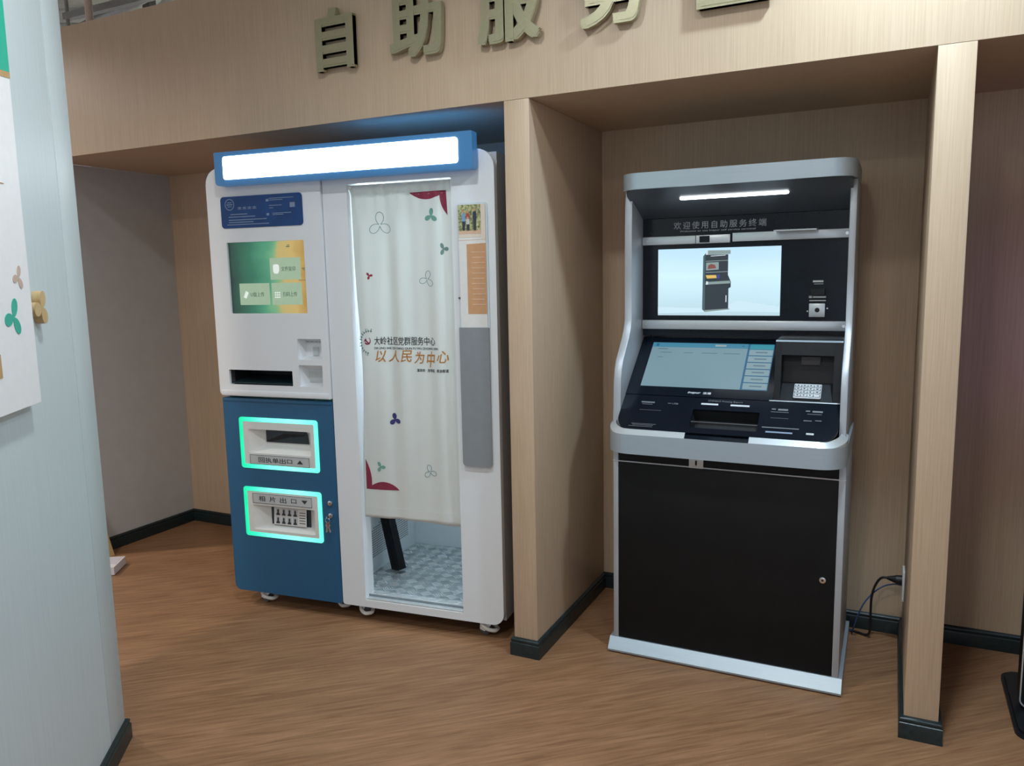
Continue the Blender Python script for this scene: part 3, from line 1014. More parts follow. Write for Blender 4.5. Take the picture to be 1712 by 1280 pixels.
# hem and heading seams
for zz in (0.531, 1.852):
    pts = [CO @ Vector((cur_left(zz) + 0.003 + (1.166 - cur_left(zz) - 0.003) * k / 40, 0, zz)) for k in range(41)]
    pts = [Vector((p.x, cur_n(p.x + 0.94, zz) - 0.02 - 0.0012, p.z)) for p in pts]
    tube('seam', pts, 0.0006, 'curtain_cloth', cur, seg=5, sub=1)


def printed(name, polys, mat, hole=None, sub=0.012):
    """Print lying on the folds of the curtain."""
    bm = bmesh.new()
    for poly, hl in polys:
        b_plate(bm, poly, hl, 0.0, 1.0, FRONT)
    for _ in range(5):
        ed = [e_ for e_ in bm.edges if e_.calc_length() > sub and abs(e_.verts[0].co.y - e_.verts[1].co.y) < 0.5]
        if not ed:
            break
        bmesh.ops.subdivide_edges(bm, edges=ed, cuts=1, use_grid_fill=False)
        bmesh.ops.triangulate(bm, faces=bm.faces)
    for v in bm.verts:
        s, z = v.co.x, v.co.z
        v.co.y = cur_n(s, z) - (0.0019 if v.co.y < 0.5 else 0.0009)
        v.co = CO @ v.co
    return obj(name, bm, mat, cur)


def outline(pts, wd):
    n = len(pts)
    inn = []
    for i in range(n):
        p0, p1 = Vector(pts[i - 1]), Vector(pts[(i + 1) % n])
        t = (p1 - p0).normalized()
        inn.append((pts[i][0] - t.y * wd, pts[i][1] + t.x * wd))
    return inn


def tre(name, cx, cz, r, rot, mat, line=0.0, sx=1.0, core=0.10, p=None):
    pts = trefoil_pts(cx, cz, r, R(rot), sx=sx, core=core, p=p or (1.25 if line else 1.6))
    if not line:
        return printed(name, [(pts, [])], mat)
    bm_poly = []
    inn = outline(pts, line)
    n = len(pts)
    for i in range(n):
        j = (i + 1) % n
        bm_poly.append(([pts[i], pts[j], inn[j], inn[i]], []))
    return printed(name, bm_poly, mat)


tre('trefoil_print', 0.842, 1.737, 0.053, 90, 'ink_slate', line=0.0021)
tre('trefoil_print', 1.049, 1.511, 0.036, 75, 'ink_slate', line=0.0018)
tre('trefoil_print', 1.033, 0.705, 0.031, 102, 'ink_slate', line=0.0018)
tre('trefoil_print', 1.078, 1.763, 0.031, 84, 'ink_green')
tre('trefoil_print', 1.127, 1.631, 0.026, 120, 'ink_slate', sx=0.75)
tre('trefoil_print', 0.784, 1.530, 0.016, 130, 'ink_red')
tre('trefoil_print', 0.875, 0.922, 0.029, 100, 'ink_navy', core=0.14, p=1.3)
tre('trefoil_print', 0.799, 0.713, 0.024, 118, 'ink_green')


def arc_pts(a, b_, sag, n=14):
    A, B = Vector(a), Vector(b_)
    nrm = Vector((-(B - A).y, (B - A).x)).normalized()
    return [tuple(A.lerp(B, k / n) + nrm * sag * math.sin(math.pi * k / n) ** 0.9) for k in range(1, n)]


leaf = [(0.982, 1.859), (1.145, 1.861), (1.147, 1.764)] + arc_pts((1.147, 1.764), (1.117, 1.843), 0.008) + [(1.117, 1.843)] + arc_pts((1.117, 1.843), (0.982, 1.859), 0.021)
printed('leaf_print', [(leaf[::-1], [])], 'ink_maroon')
leaf = [(0.723, 0.610), (0.882, 0.614)] + arc_pts((0.882, 0.614), (0.752, 0.628), -0.026) + [(0.752, 0.628)] + arc_pts((0.752, 0.628), (0.7235, 0.742), -0.010) + [(0.7235, 0.742)]
printed('leaf_print', [(leaf, [])], 'ink_maroon')
fit_text('lettering', '大岭社区党群服务中心', 0.795, 1.080, 1.241, 1.276, 'ink_grey', cur, drape=drape, mtx=CO, offset=0.005)
fit_text('lettering', 'DA LING SHE QU DANG QUN FU WU ZHONG XIN', 0.795, 1.092, 1.2215, 1.2325, 'ink_grey', cur, drape=drape, mtx=CO)
bx = 0.797
for k, (ch, wd, dz) in enumerate([('以', 0.050, 0), ('人', 0.055, 0.001), ('民', 0.050, 0.002), ('为', 0.048, -0.003), ('中', 0.042, -0.006), ('心', 0.050, 0.002)]):
    hgt = 0.066 if ch == '中' else 0.050
    fit_text('brush_lettering', ch, bx, bx + wd, 1.168 + dz - (0.012 if ch == '中' else 0), 1.168 + dz + hgt - (0.012 if ch == '中' else 0), 'ink_orange', cur, drape=drape, mtx=CO, offset=0.010, shear=0.22)
    bx += wd + 0.0085
fit_text('lettering', '深圳市 · 龙华区 · 民治街道', 0.989, 1.133, 1.1300, 1.1435, 'ink_grey', cur, drape=drape, mtx=CO, offset=0.008)
# round emblem: ring of small figures around a red mark
polys = []
for k, a in enumerate(range(78, 262, 15)):
    c, s_ = math.cos(R(a)), math.sin(R(a))
    px, pz = 0.772 + 0.043 * c, 1.252 + 0.047 * s_
    rr_ = 0.0055
    ca = [(px + rr_ * math.cos(R(t)) * 0.8, pz + rr_ * math.sin(R(t)) * 0.8) for t in range(0, 360, 60)]
    polys.append((ca, []))
    t = Vector((-s_, c))
    o_ = Vector((c, s_))
    A = Vector((px, pz)) + o_ * 0.004
    polys.append(([tuple(A - t * 0.001), tuple(A + o_ * 0.007 + t * (0.007 if k % 2 else -0.002)), tuple(A + o_ * 0.008 + t * (0.009 if k % 2 else 0.001)), tuple(A + t * 0.002)], []))
printed('emblem_ring', polys, 'ink_slate')
mk = [([(0.762 + 0.016 * math.cos(R(a)), 1.258 + 0.017 * math.sin(R(a))) for a in range(-150, 70, 20)]
       + [(0.763 + 0.0115 * math.cos(R(a)), 1.260 + 0.0125 * math.sin(R(a))) for a in range(60, -160, -20)], []),
      ([(0.748, 1.262), (0.752, 1.266), (0.774, 1.246), (0.770, 1.242)], []),
      ([(0.746, 1.256), (0.754, 1.268), (0.759, 1.265), (0.751, 1.253)], [])]
printed('emblem_mark', mk, 'ink_maroon')

# booth interior
IFZ = 0.122
box('inner_wall', 0.590, 0.598, 0.0755, BD - 0.016, BZ0 + 0.0305, BZ1 - 0.031, 'interior_white', booth)
fp = box('floor_plate', 0.5985, BW - 0.021, 0.0315, BD - 0.016, BZ0 + 0.0305, IFZ, 'tread_plate', booth)
bm = bmesh.new()
n_i = 0
for i in range(12):
    for j in range(11):
        px, py = 0.63 + 0.064 * i, 0.105 + 0.056 * j
        if px > BW - 0.04 or py > BD - 0.04:
            continue
        sgn = 1 if (i + j) % 2 else -1
        for k in (-2, -1, 0, 1, 2):
            mt = Matrix.Translation((px, py, IFZ)) @ Matrix.Rotation(R(45 * sgn), 4, 'Z')
            b_box(bm, -0.021, 0.021, k * 0.0095 - 0.0030, k * 0.0095 + 0.0030, 0.0002, 0.0024, mt)
tb = obj('tread_bars', bm, 'tread_bar', fp)
tb['kind'] = 'stuff'
bm = bmesh.new()
b_box(bm, DX0 + 0.0005, DX1 - 0.0005, 0.003, 0.0300, DZ0 + 0.0002, DZ0 + 0.006)
b_box(bm, DX0 + 0.0005, DX1 - 0.0005, 0.0302, 0.070, IFZ + 0.0002, IFZ + 0.003)
th = obj('threshold', bm, 'tread_bar', booth)
bm = bmesh.new()
for k in range(10):
    for j in range(4):
        mt = Matrix.Translation((DX0 + 0.028 + 0.046 * k + 0.007 * j, 0.050, IFZ + 0.0030)) @ Matrix.Rotation(R(50), 4, 'Z')
        b_box(bm, -0.017, 0.017, -0.0015, 0.0015, 0.0002, 0.0016, mt)
tt = obj('threshold_ribs', bm, 'tread_bar', th)
tt['kind'] = 'stuff'
# perforated vent on the inner wall
bm = bmesh.new()
hexa = [(math.cos(R(60 * k)), math.sin(R(60 * k))) for k in range(6)]
for i in range(40):
    for j in range(24):
        y_, z_ = 0.10 + 0.0135 * i, 0.20 + 0.0115 * j
        if z_ > 0.30 + 0.25 * max(0, (y_ - 0.12)) or y_ > 0.62:
            continue
        v_ = [bm.verts.new((0.5986, y_ + 0.0042 * a, z_ + 0.0036 * b_)) for a, b_ in hexa]
        u_ = [bm.verts.new((0.5978, y_ + 0.0042 * a, z_ + 0.0036 * b_)) for a, b_ in hexa]
        bm.faces.new(v_)
        for k in range(6):
            bm.faces.new([v_[k], u_[k], u_[(k + 1) % 6], v_[(k + 1) % 6]])
pv = obj('vent_holes', bm, 'rubber_grey', booth)
pv['kind'] = 'stuff'
box('light_panel', 0.5985, 0.606, 0.09, 0.40, 1.135, 1.80, 'booth_light', booth, bev=0.002)
box('light_panel', 0.75, 1.25, 0.25, 0.50, BZ1 - 0.038, BZ1 - 0.0315, 'booth_light', booth)
sp = empty('support_post', BF @ Vector((0.706, 0.315, IFZ + 0.002)), BA)
tag(sp, 'black ribbed post leaning inside the booth doorway below the curtain', 'post')
PT = Matrix.Rotation(R(-11.5), 4, 'Y') @ Matrix.Rotation(R(-30), 4, 'Z')
box('profile', -0.040, 0.040, -0.018, 0.018, 0.012, 0.62, 'black_plastic', sp, bev=0.002, mtx=PT)
for x_ in (-0.030, -0.018, -0.006, 0.006, 0.018, 0.030):
    box('rib', x_ - 0.003, x_ + 0.003, -0.0215, -0.0181, 0.010, 0.62, 'black_plastic', sp, mtx=PT)


# casters
def caster(s, n, turn):
    loc = Matrix.Translation((s, n, 0)) @ Matrix.Rotation(R(turn), 4, 'Z')
    bm = bmesh.new()
    b_box(bm, -0.030, 0.030, -0.025, 0.025, BZ0 - 0.001, BZ0 + 0.0118, loc)
    b_cyl(bm, loc @ Vector((0, 0, BZ0 - 0.010)), (0, 0, 1), 0.016, 0.012, 16)
    o = obj('caster', bm, 'caster_white', booth, 40)
    bm = bmesh.new()
    # swivel fork: curved hood over the wheel
    n_ = 12
    for sd in (-1, 1):
        pts = [(-0.034, 0.024), (-0.034, 0.050), (-0.018, 0.064), (0.012, 0.064), (0.020, 0.050), (-0.012, 0.018)]
        m2 = loc @ Matrix(((1, 0, 0, 0), (0, 0, 1, 0), (0, 1, 0, 0), (0, 0, 0, 1)))
        b_plate(bm, pts, [], sd * 0.0145, sd * 0.0185, m2)
    b_box(bm, -0.030, 0.016, -0.0145, 0.0145, 0.0585, 0.064, loc)
    obj('fork', bm, 'caster_white', o, 30)
    bm = bmesh.new()
    ax = (loc.to_3x3() @ Vector((0, 1, 0)))
    b_cyl(bm, loc @ Vector((-0.014, -0.012, 0.0275)), ax, 0.0268, 0.024, 28)
    obj('wheel', bm, 'rubber_grey', o, 40)
    # brake pedal loop
    pts = [loc @ Vector(p) for p in [(-0.020, -0.024, 0.050), (0.006, -0.026, 0.036), (0.034, -0.016, 0.030), (0.040, 0.0, 0.030), (0.034, 0.016, 0.030), (0.006, 0.026, 0.036), (-0.020, 0.024, 0.050)]]
    tube('brake_pedal', pts, 0.0085, 'caster_white', o, seg=8, sub=4)


for s, n, tr in [(0.140, 0.062, -12), (0.530, 0.105, -55), (0.672, 0.062, -50), (1.268, 0.058, -10), (0.15, 0.62, 20), (1.24, 0.62, 100)]:
    caster(s, n, tr)

# ------------------------------------------------------------------ black and silver kiosk
KX, KY = 0.776, 0.20
kiosk = empty('service_kiosk', (KX, KY, 0))
tag(kiosk, 'black and silver self-service terminal with two screens, canopy and keypad in the middle niche', 'kiosk')
KO = Matrix.Translation((-KX, -KY, 0))


def kbox(name, x0, x1, y0, y1, z0, z1, mat, parent=kiosk, bev=0.0):
    return box(name, x0 - KX, x1 - KX, y0 - KY, y1 - KY, z0, z1, mat, parent, bev=bev)


def kprism(name, poly, x0, x1, mat, parent=kiosk, bev=0.0):
    return prism_yz(name, [(p[0] - KY, p[1]) for p in poly], x0 - KX, x1 - KX, mat, parent, bev)


def kplate(name, poly, y0, y1, mat, parent=kiosk, holes=()):
    return plate(name, poly, y0, y1, mat, parent, holes=holes, mtx=KO @ FRONT)


# plinth
kprism('plinth', [(0.170, 0.006), (0.168, 0.014), (0.196, 0.052), (0.199, 0.056), (0.72, 0.056), (0.735, 0.006)], 0.338, 1.2125, 'silver')
kbox('plinth_foot', 0.37, 1.18, 0.20, 0.70, 0.0, 0.0055, 'black_plastic')
# cabinet
kbox('cabinet_body', 0.3735, 1.1765, 0.212, 0.690, 0.0565, 0.842, 'black_door')
kbox('corner_post', 0.352, 0.3730, 0.200, 0.690, 0.0565, 0.842, 'silver_side', bev=0.003)
kbox('corner_post', 1.1770, 1.2005, 0.200, 0.690, 0.0565, 0.842, 'silver_side', bev=0.003)
cd = kbox('cabinet_door', 0.374, 1.176, 0.2015, 0.2115, 0.060, 0.7860, 'black_door', bev=0.001)
lk = cyl('lock', (1.136 - KX, 0.1985 - KY - 0.004, 0.4175), (0, 1, 0), 0.0115, 0.0065, 'chrome', kiosk, bev=0.0015)
cyl('keyway', (1.136 - KX, -0.0066, 0.4175), (0, 1, 0), 0.004, 0.001, 'dark_hole', lk, seg=12)
kbox('trim_line', 0.352, 1.2005, 0.1975, 0.2113, 0.7875, 0.7915, 'silver_bright')
ft = kbox('fascia_strip', 0.374, 1.176, 0.2035, 0.2115, 0.7925, 0.842, 'black_door')
tb_ = kbox('lock_tab', 0.652, 0.706, 0.1985, 0.2030, 0.7860, 0.842, 'silver_bright', kiosk, bev=0.0008)
plate('keyhole', rrect(0.6755 - KX, 0.6825 - KX, 0.797, 0.816, 0.0034, 4), -0.0024, -0.0016, 'dark_hole', tb_)

# tray band with rounded corners
TX0, TX1, TY0 = 0.347, 1.203, 0.100


def uplan(x0, x1, y0, yb, r, seg=10):
    """U-shaped plan outline: back left -> front -> back right."""
    pts = [(x0, yb)]
    for k in range(seg + 1):
        a = R(180 + 90 * k / seg)
        pts.append((x0 + r + r * math.cos(a), y0 + r + r * math.sin(a)))
    for k in range(seg + 1):
        a = R(270 + 90 * k / seg)
        pts.append((x1 - r + r * math.cos(a), y0 + r + r * math.sin(a)))
    pts.append((x1, yb))
    return pts


KP = Matrix.Translation((-KX, -KY, 0))
bm = bmesh.new()
b_plate(bm, uplan(TX0, TX1, TY0, 0.66, 0.095), [], 0.8435, 0.918, KP)
obj('tray_band', bm, 'silver', kiosk, 30)
# sloping rim on top of the band
SL = math.tan(R(39))


def rim(name, x_a, x_b):
    po = uplan(TX0, TX1, TY0, 0.215, 0.095, 14)
    pi_ = uplan(TX0 + 0.022, TX1 - 0.022, TY0 + 0.019, 0.215, 0.078, 14)
    sel = [i for i in range(len(po)) if x_a <= po[i][0] <= x_b]
    A = [po[i] for i in sel]
    B = [pi_[i] for i in sel]
    if x_b < TX1:
        A.append((x_b, TY0))
        B.append((x_b, TY0 + 0.019))
    if x_a > TX0:
        A.insert(0, (x_a, TY0))
        B.insert(0, (x_a, TY0 + 0.019))
    bm = bmesh.new()
    ra, rb, rc = [], [], []
    for a, b_ in zip(A, B):
        zi = 0.937 + max(0, (b_[1] - 0.125)) * 0.30
        zo = 0.9183 + max(0, (a[1] - 0.115)) * 0.30
        ra.append(bm.verts.new(KP @ Vector((a[0], a[1], zo))))
        rb.append(bm.verts.new(KP @ Vector((b_[0], b_[1], zi))))
        rc.append((bm.verts.new(KP @ Vector((a[0], a[1], 0.9181))), bm.verts.new(KP @ Vector((b_[0], b_[1], 0.9181)))))
    for i in range(len(A) - 1):
        bm.faces.new([ra[i], ra[i + 1], rb[i + 1], rb[i]])
        bm.faces.new([rc[i][0], rc[i + 1][0], ra[i + 1], ra[i]])
        bm.faces.new([rc[i][1], rb[i], rb[i + 1], rc[i + 1][1]])
        bm.faces.new([rc[i][0], rc[i][1], rc[i + 1][1], rc[i + 1][0]])
    bm.faces.new([rc[0][0], ra[0], rb[0], rc[0][1]])
    bm.faces.new([rc[-1][0], rc[-1][1], rb[-1], ra[-1]])
    return obj(name, bm, 'silver_bright', kiosk, 30)


rim('tray_rim', TX0, 0.655)
rim('tray_rim', 0.883, TX1)
kprism('receipt_tray', [(0.1005, 0.9183), (0.1005, 0.9200), (0.118, 0.9300), (0.125, 0.9183)], 0.657, 0.881, 'black_gloss')

# lower console panel, sloped 39 degrees
cs39, sn39 = math.cos(R(39)), math.sin(R(39))
Y0, Z0 = 0.1165, 0.9365


def slope_mtx(off=0.0):
    """(u = world x, v = distance up the slope, d = depth into the panel)."""
    return KP @ Matrix(((1, 0, 0, 0), (0, cs39, sn39, Y0 - off * sn39), (0, sn39, -cs39, Z0 + off * cs39), (0, 0, 0, 1)))


V1 = (0.2535 - Y0) / cs39
lowp_out = rrect(0.386, 1.171, 0.002, V1, 0, radii=(0.06, 0.06, 0, 0), seg=8)
vv = lambda y: (y - Y0) / cs39
PH = rrect(0.664, 0.905, vv(0.138), vv(0.208), 0.006, 3)
lowp = plate('lower_panel', lowp_out, 0.0, 0.008, 'black_gloss', kiosk, holes=[PH], mtx=slope_mtx())
m39 = slope_mtx()
bm = bmesh.new()
va = [bm.verts.new(m39 @ Vector((u, v, 0.0081))) for u, v in ((0.660, vv(0.134)), (0.909, vv(0.134)), (0.909, vv(0.212)), (0.660, vv(0.212)))]
vb = [bm.verts.new(m39 @ Vector((u, v, 0.060))) for u, v in ((0.668, vv(0.15)), (0.901, vv(0.15)), (0.901, vv(0.205)), (0.668, vv(0.205)))]
for i in range(4):
    bm.faces.new([va[i], va[(i + 1) % 4], vb[(i + 1) % 4], vb[i]])
bm.faces.new(vb)
obj('printer_mouth', bm, 'dark_hole', lowp)
plate('mouth_lip', [(0.666, vv(0.160)), (0.903, vv(0.160)), (0.903, vv(0.1625)), (0.666, vv(0.1625))], 0.001, 0.004, 'rubber_grey', lowp, mtx=m39)
# text and small slots on the lower panel (u, y)


def low_bar(name, rects, mat, th=0.0010):
    bm = bmesh.new()
    for u0, u1, y0, y1 in rects:
        b_plate(bm, [(u0, vv(y0)), (u1, vv(y0)), (u1, vv(y1)), (u0, vv(y1))], [], -th, -0.0001, m39)
    return obj(name, bm, mat, lowp)


SLP = m39 @ Matrix(((1, 0, 0, 0), (0, 0, 1, 0), (0, 1, 0, 0), (0, 0, 0, 1)))


def low_text(s, u0, u1, y0, y1, mat='print_dim'):
    return fit_text('lettering', s, u0, u1, vv(y0), vv(y1), mat, lowp, y=-0.0010, thick=0.0008, mtx=SLP, offset=0.006)


low_bar('receipt_label', [(0.689, 0.752, 0.2265, 0.2325)], 'ink_white')
low_bar('receipt_label', [(0.797, 0.865, 0.2265, 0.2325)], 'ink_white')
low_text('打印出口 Printing Export', 0.712, 0.838, 0.238, 0.2465)
low_text('USB', 0.580, 0.603, 0.2215, 0.2275)
low_bar('fine_print', [(0.563, 0.576, 0.2235, 0.2255), (0.460, 0.512, 0.2225, 0.2275), (0.464, 0.505, 0.2165, 0.218), (0.944, 0.958, 0.222, 0.226), (0.966, 1.000, 0.220, 0.226), (0.942, 1.003, 0.213, 0.2145),
                       (1.060, 1.074, 0.221, 0.225), (1.082, 1.116, 0.219, 0.225), (1.066, 1.114, 0.2115, 0.213)], 'print_dim')
low_bar('fine_print', [(0.445, 0.540, 0.1390, 0.1402), (0.450, 0.530, 0.1345, 0.1358), (0.436, 0.528, 0.1290, 0.1302)], 'print_dim')
low_bar('card_slot', [(0.460, 0.545, 0.1935, 0.1950), (0.944, 1.005, 0.1905, 0.192)], 'rubber_grey')
low_bar('card_slot', [(1.056, 1.083, 0.1865, 0.189), (1.094, 1.115, 0.1885, 0.191)], 'print_dim')
low_bar('slot_edge', [(0.920, 1.045, 0.1545, 0.1575)], 'print_dim')
low_bar('receipt_bezel', [(0.935, 1.025, 0.1375, 0.1425)], 'ink_pale')
low_bar('reader_window', [(1.070, 1.095, 0.1385, 0.1445)], 'label_grey')

# upper sloped panel with the touch display
V2 = (0.505 - Y0) / cs39
upp = plate('display_panel', rrect(0.386, 0.9415, V1 + 0.0015, V2, 0.001, 1), -0.002, 0.014, 'black_gloss', kiosk, mtx=m39)
ts0, ts1, tv0, tv1 = 0.436, 0.9165, (0.2905 - Y0) / cs39, (0.4805 - Y0) / cs39
td = plate('touch_display', rrect(ts0, ts1, tv0, tv1, 0.001, 1), -0.0030, -0.0021, 'scr_panel', kiosk, mtx=m39)


def td_rect(name, a, b_, c, d, mat, th=0.0038):
    """Fractions of the display: a..b across, c..d upwards."""
    wd, ht = ts1 - ts0, tv1 - tv0
    return plate(name, rrect(ts0 + a * wd, ts0 + b_ * wd, tv0 + c * ht, tv0 + d * ht, 0.0012, 2), -th, -0.0031, mat, td, mtx=m39)


td_rect('header_bar', 0.0, 0.795, 0.895, 1.0, 'scr_head')
td_rect('side_bar', 0.795, 1.0, 0.0, 1.0, 'scr_side', 0.0036)
td_rect('menu_button', 0.812, 0.995, 0.885, 0.990, 'scr_teal', 0.0046)
for k in range(6):
    td_rect('menu_button', 0.812, 0.995, 0.742 - 0.147 * k + 0.005, 0.742 - 0.147 * k + 0.128, 'scr_btn', 0.0046)
    td_rect('button_text', 0.862, 0.955, 0.742 - 0.147 * k + 0.055, 0.742 - 0.147 * k + 0.078, 'scr_ink', 0.0052)
for a, b_, c, d in [(0.055, 0.14, 0.845, 0.862), (0.08, 0.18, 0.765, 0.778), (0.28, 0.36, 0.765, 0.776), (0.43, 0.56, 0.765, 0.778), (0.61, 0.74, 0.765, 0.778), (0.07, 0.115, 0.655, 0.668)]:
    td_rect('screen_text', a, b_, c, d, 'scr_ink')
td_rect('status_mark', 0.745, 0.765, 0.935, 0.955, 'scr_side', 0.0046)
td_rect('back_button', 0.53, 0.62, 0.925, 0.965, 'label_grey', 0.0046)
td_rect('home_icon', 0.03, 0.055, 0.915, 0.975, 'scr_side', 0.0046)
UPT = SLP
fit_text('lettering', 'inspur', 0.628, 0.678, vv(0.2650), vv(0.2745), 'ink_white', upp, y=-0.0030, thick=0.0008, mtx=SLP, offset=0.02, shear=0.3)
fit_text('lettering', '浪潮', 0.686, 0.716, vv(0.2655), vv(0.2745), 'ink_white', upp, y=-0.0030, thick=0.0008, mtx=SLP, offset=0.012)

# keypad module at the right of the display
KM0, KM1 = 0.9435, 1.171
kmy = 0.262
hood = kprism('keypad_hood', [(kmy, 1.049), (kmy + 0.030, 1.262), (kmy + 0.036, 1.2655), (0.43, 1.272), (0.495, 1.272), (0.495, 1.245)], KM0, KM0 + 0.022, 'black_plastic')
kprism('hood_side', [(kmy, 1.049), (kmy + 0.030, 1.262), (kmy + 0.036, 1.2655), (0.43, 1.272), (0.495, 1.272), (0.495, 1.245)], 1.143, KM1, 'black_plastic', hood)
kprism('hood_top', [(kmy + 0.022, 1.215), (kmy + 0.030, 1.262), (kmy + 0.036, 1.2655), (0.43, 1.272), (0.495, 1.272), (0.495, 1.245), (0.34, 1.215)], KM0 + 0.0222, 1.1428, 'black_plastic', hood)
kprism('hood_back', [(0.330, 1.11), (0.345, 1.2148), (0.36, 1.2148), (0.345, 1.11)], KM0 + 0.0222, 1.1428, 'black_plastic', hood)
kprism('hood_floor', [(kmy + 0.001, 1.050), (kmy + 0.002, 1.054), (0.330, 1.1095), (0.345, 1.1095), (0.330, 1.09)], KM0 + 0.0222, 1.1428, 'black_plastic', hood)
kbox('status_label', 1.030, 1.094, 0.3285, 0.3345, 1.176, 1.2055, 'rubber_grey', hood)
edge = kprism('trim_edge', [(kmy + 0.028, 1.2622), (kmy + 0.0345, 1.2662), (kmy + 0.0365, 1.2675), (kmy + 0.044, 1.2675), (kmy + 0.036, 1.2645)], KM0, KM1, 'silver', hood)
kprism('base_edge', [(0.2515, 1.0485), (0.2545, 1.0512), (0.2600, 1.0512), (0.2600, 1.0485)], 0.93, 1.171, 'silver_bright', hood)
kt = math.atan2(1.1095 - 1.054, 0.330 - 0.264)
KPM = KP @ Matrix(((1, 0, 0, 1.0105), (0, math.cos(kt), math.sin(kt), 0.2665), (0, math.sin(kt), -math.cos(kt), 1.0590), (0, 0, 0, 1)))
kp = plate('pin_pad', rrect(0.0, 0.093, 0.0, 0.068, 0.003, 2), -0.006, -0.001, 'key_metal', kiosk, mtx=KPM)
key_me = None
for r_ in range(4):
    for c_ in range(4):
        bm = bmesh.new()
        b_plate(bm, rrect(0, 0.0165, 0, 0.0110, 0.0015, 2), [], -0.0035, 0.0, KPM.to_3x3().to_4x4())
        if key_me is None:
            k_ = obj('key', bm, 'key_metal', kp)
            key_me = k_.data
        else:
            bm.free()
            k_ = bpy.data.objects.new('key', key_me)
            COL.objects.link(k_)
            k_.parent = kp
        k_.location = KPM @ Vector((0.007 + 0.0215 * c_, 0.005 + 0.0155 * r_, -0.0062))
rects = []
for r_ in range(4):
    for c_ in range(4):
        if (r_, c_) == (0, 3):
            continue
        u0, v0 = 0.0115 + 0.0215 * c_, 0.0085 + 0.0155 * r_
        rects.append((u0, u0 + (0.0075 if c_ == 3 else 0.005), v0, v0 + 0.004))
bm = bmesh.new()
for u0, u1, v0, v1 in rects:
    b_plate(bm, [(u0, v0), (u1, v0), (u1, v1), (u0, v1)], [], -0.0104, -0.0098, KPM)
obj('key_marks', bm, 'dark_hole', kp)
bm = bmesh.new()
for r_ in range(4):
    for c_ in range(5):
        u0 = 0.0035 + 0.0215 * c_
        b_plate(bm, [(u0 - 0.0010, 0.005 + 0.0155 * r_), (u0 + 0.0010, 0.005 + 0.0155 * r_), (u0 + 0.0010, 0.016 + 0.0155 * r_), (u0 - 0.0010, 0.016 + 0.0155 * r_)], [], -0.0068, -0.0061, KPM)
obj('key_gaps', bm, 'dark_hole', kp)

# back panel with the big screen
bp_ = kbox('screen_panel', 0.386, 1.171, 0.490, 0.505, 1.262, 1.735, 'black_gloss')
ad = kbox('advert_screen', 0.450, 0.9295, 0.4875, 0.4898, 1.3455, 1.6125, 'ad_screen', kiosk)


def ad_poly(name, pts, mat, k):
    return flat(name, [(0.450 - KX + 0.4795 * u, 1.3455 + 0.267 * v) for u, v in pts], mat, ad, y=0.4875 - KY - 0.0006 - 0.0005 * k, thick=0.0004)


# the picture of a kiosk shown on the screen
ad_poly('picture_shadow', [(0.0, 0.03), (0.40, 0.05), (0.62, 0.06), (1.0, 0.05), (1.0, 0.13), (0.66, 0.22), (0.6, 0.16), (0.36, 0.11), (0.0, 0.13)], 'img_shadow', 0)
ad_poly('picture_side', [(0.378, 0.09), (0.40, 0.055), (0.405, 0.93), (0.382, 0.88)], 'img_side', 1)
ad_poly('picture_body', [(0.40, 0.07), (0.592, 0.10), (0.592, 0.40), (0.61, 0.42), (0.61, 0.50), (0.586, 0.60), (0.586, 0.90), (0.40, 0.90)], 'img_dark', 1)
ad_poly('picture_canopy', [(0.405, 0.90), (0.605, 0.905), (0.605, 0.96), (0.42, 0.965)], 'img_silver', 2)
ad_poly('picture_corner', [(0.405, 0.90), (0.42, 0.905), (0.42, 0.965), (0.405, 0.955)], 'img_light', 3)
ad_poly('picture_lamp', [(0.445, 0.875), (0.565, 0.885), (0.565, 0.893), (0.445, 0.885)], 'img_light', 2)
ad_poly('picture_rail', [(0.405, 0.80), (0.586, 0.808), (0.586, 0.816), (0.405, 0.81)], 'img_silver', 2)
ad_poly('picture_rail', [(0.405, 0.635), (0.586, 0.645), (0.586, 0.653), (0.405, 0.645)], 'img_silver', 2)
ad_poly('picture_screen', [(0.407, 0.67), (0.510, 0.68), (0.510, 0.79), (0.407, 0.785)], 'img_silver', 2)
ad_poly('picture_scene', [(0.420, 0.69), (0.490, 0.70), (0.480, 0.75), (0.450, 0.765), (0.425, 0.745)], 'img_red', 3)
ad_poly('picture_menu', [(0.415, 0.55), (0.495, 0.555), (0.490, 0.60), (0.405, 0.60)], 'img_gold', 2)
ad_poly('picture_menu', [(0.495, 0.545), (0.520, 0.55), (0.520, 0.61), (0.490, 0.60)], 'img_blue', 2)
ad_poly('picture_tray', [(0.412, 0.46), (0.605, 0.475), (0.605, 0.515), (0.42, 0.50)], 'img_silver', 2)
ad_poly('picture_corner', [(0.405, 0.46), (0.425, 0.463), (0.425, 0.505), (0.410, 0.51)], 'img_light', 3)
ad_poly('picture_handle', [(0.570, 0.20), (0.577, 0.20), (0.577, 0.30), (0.570, 0.30)], 'img_light', 2)
ad_poly('picture_plinth', [(0.395, 0.055), (0.402, 0.052), (0.602, 0.09), (0.600, 0.105), (0.40, 0.08)], 'img_silver', 2)

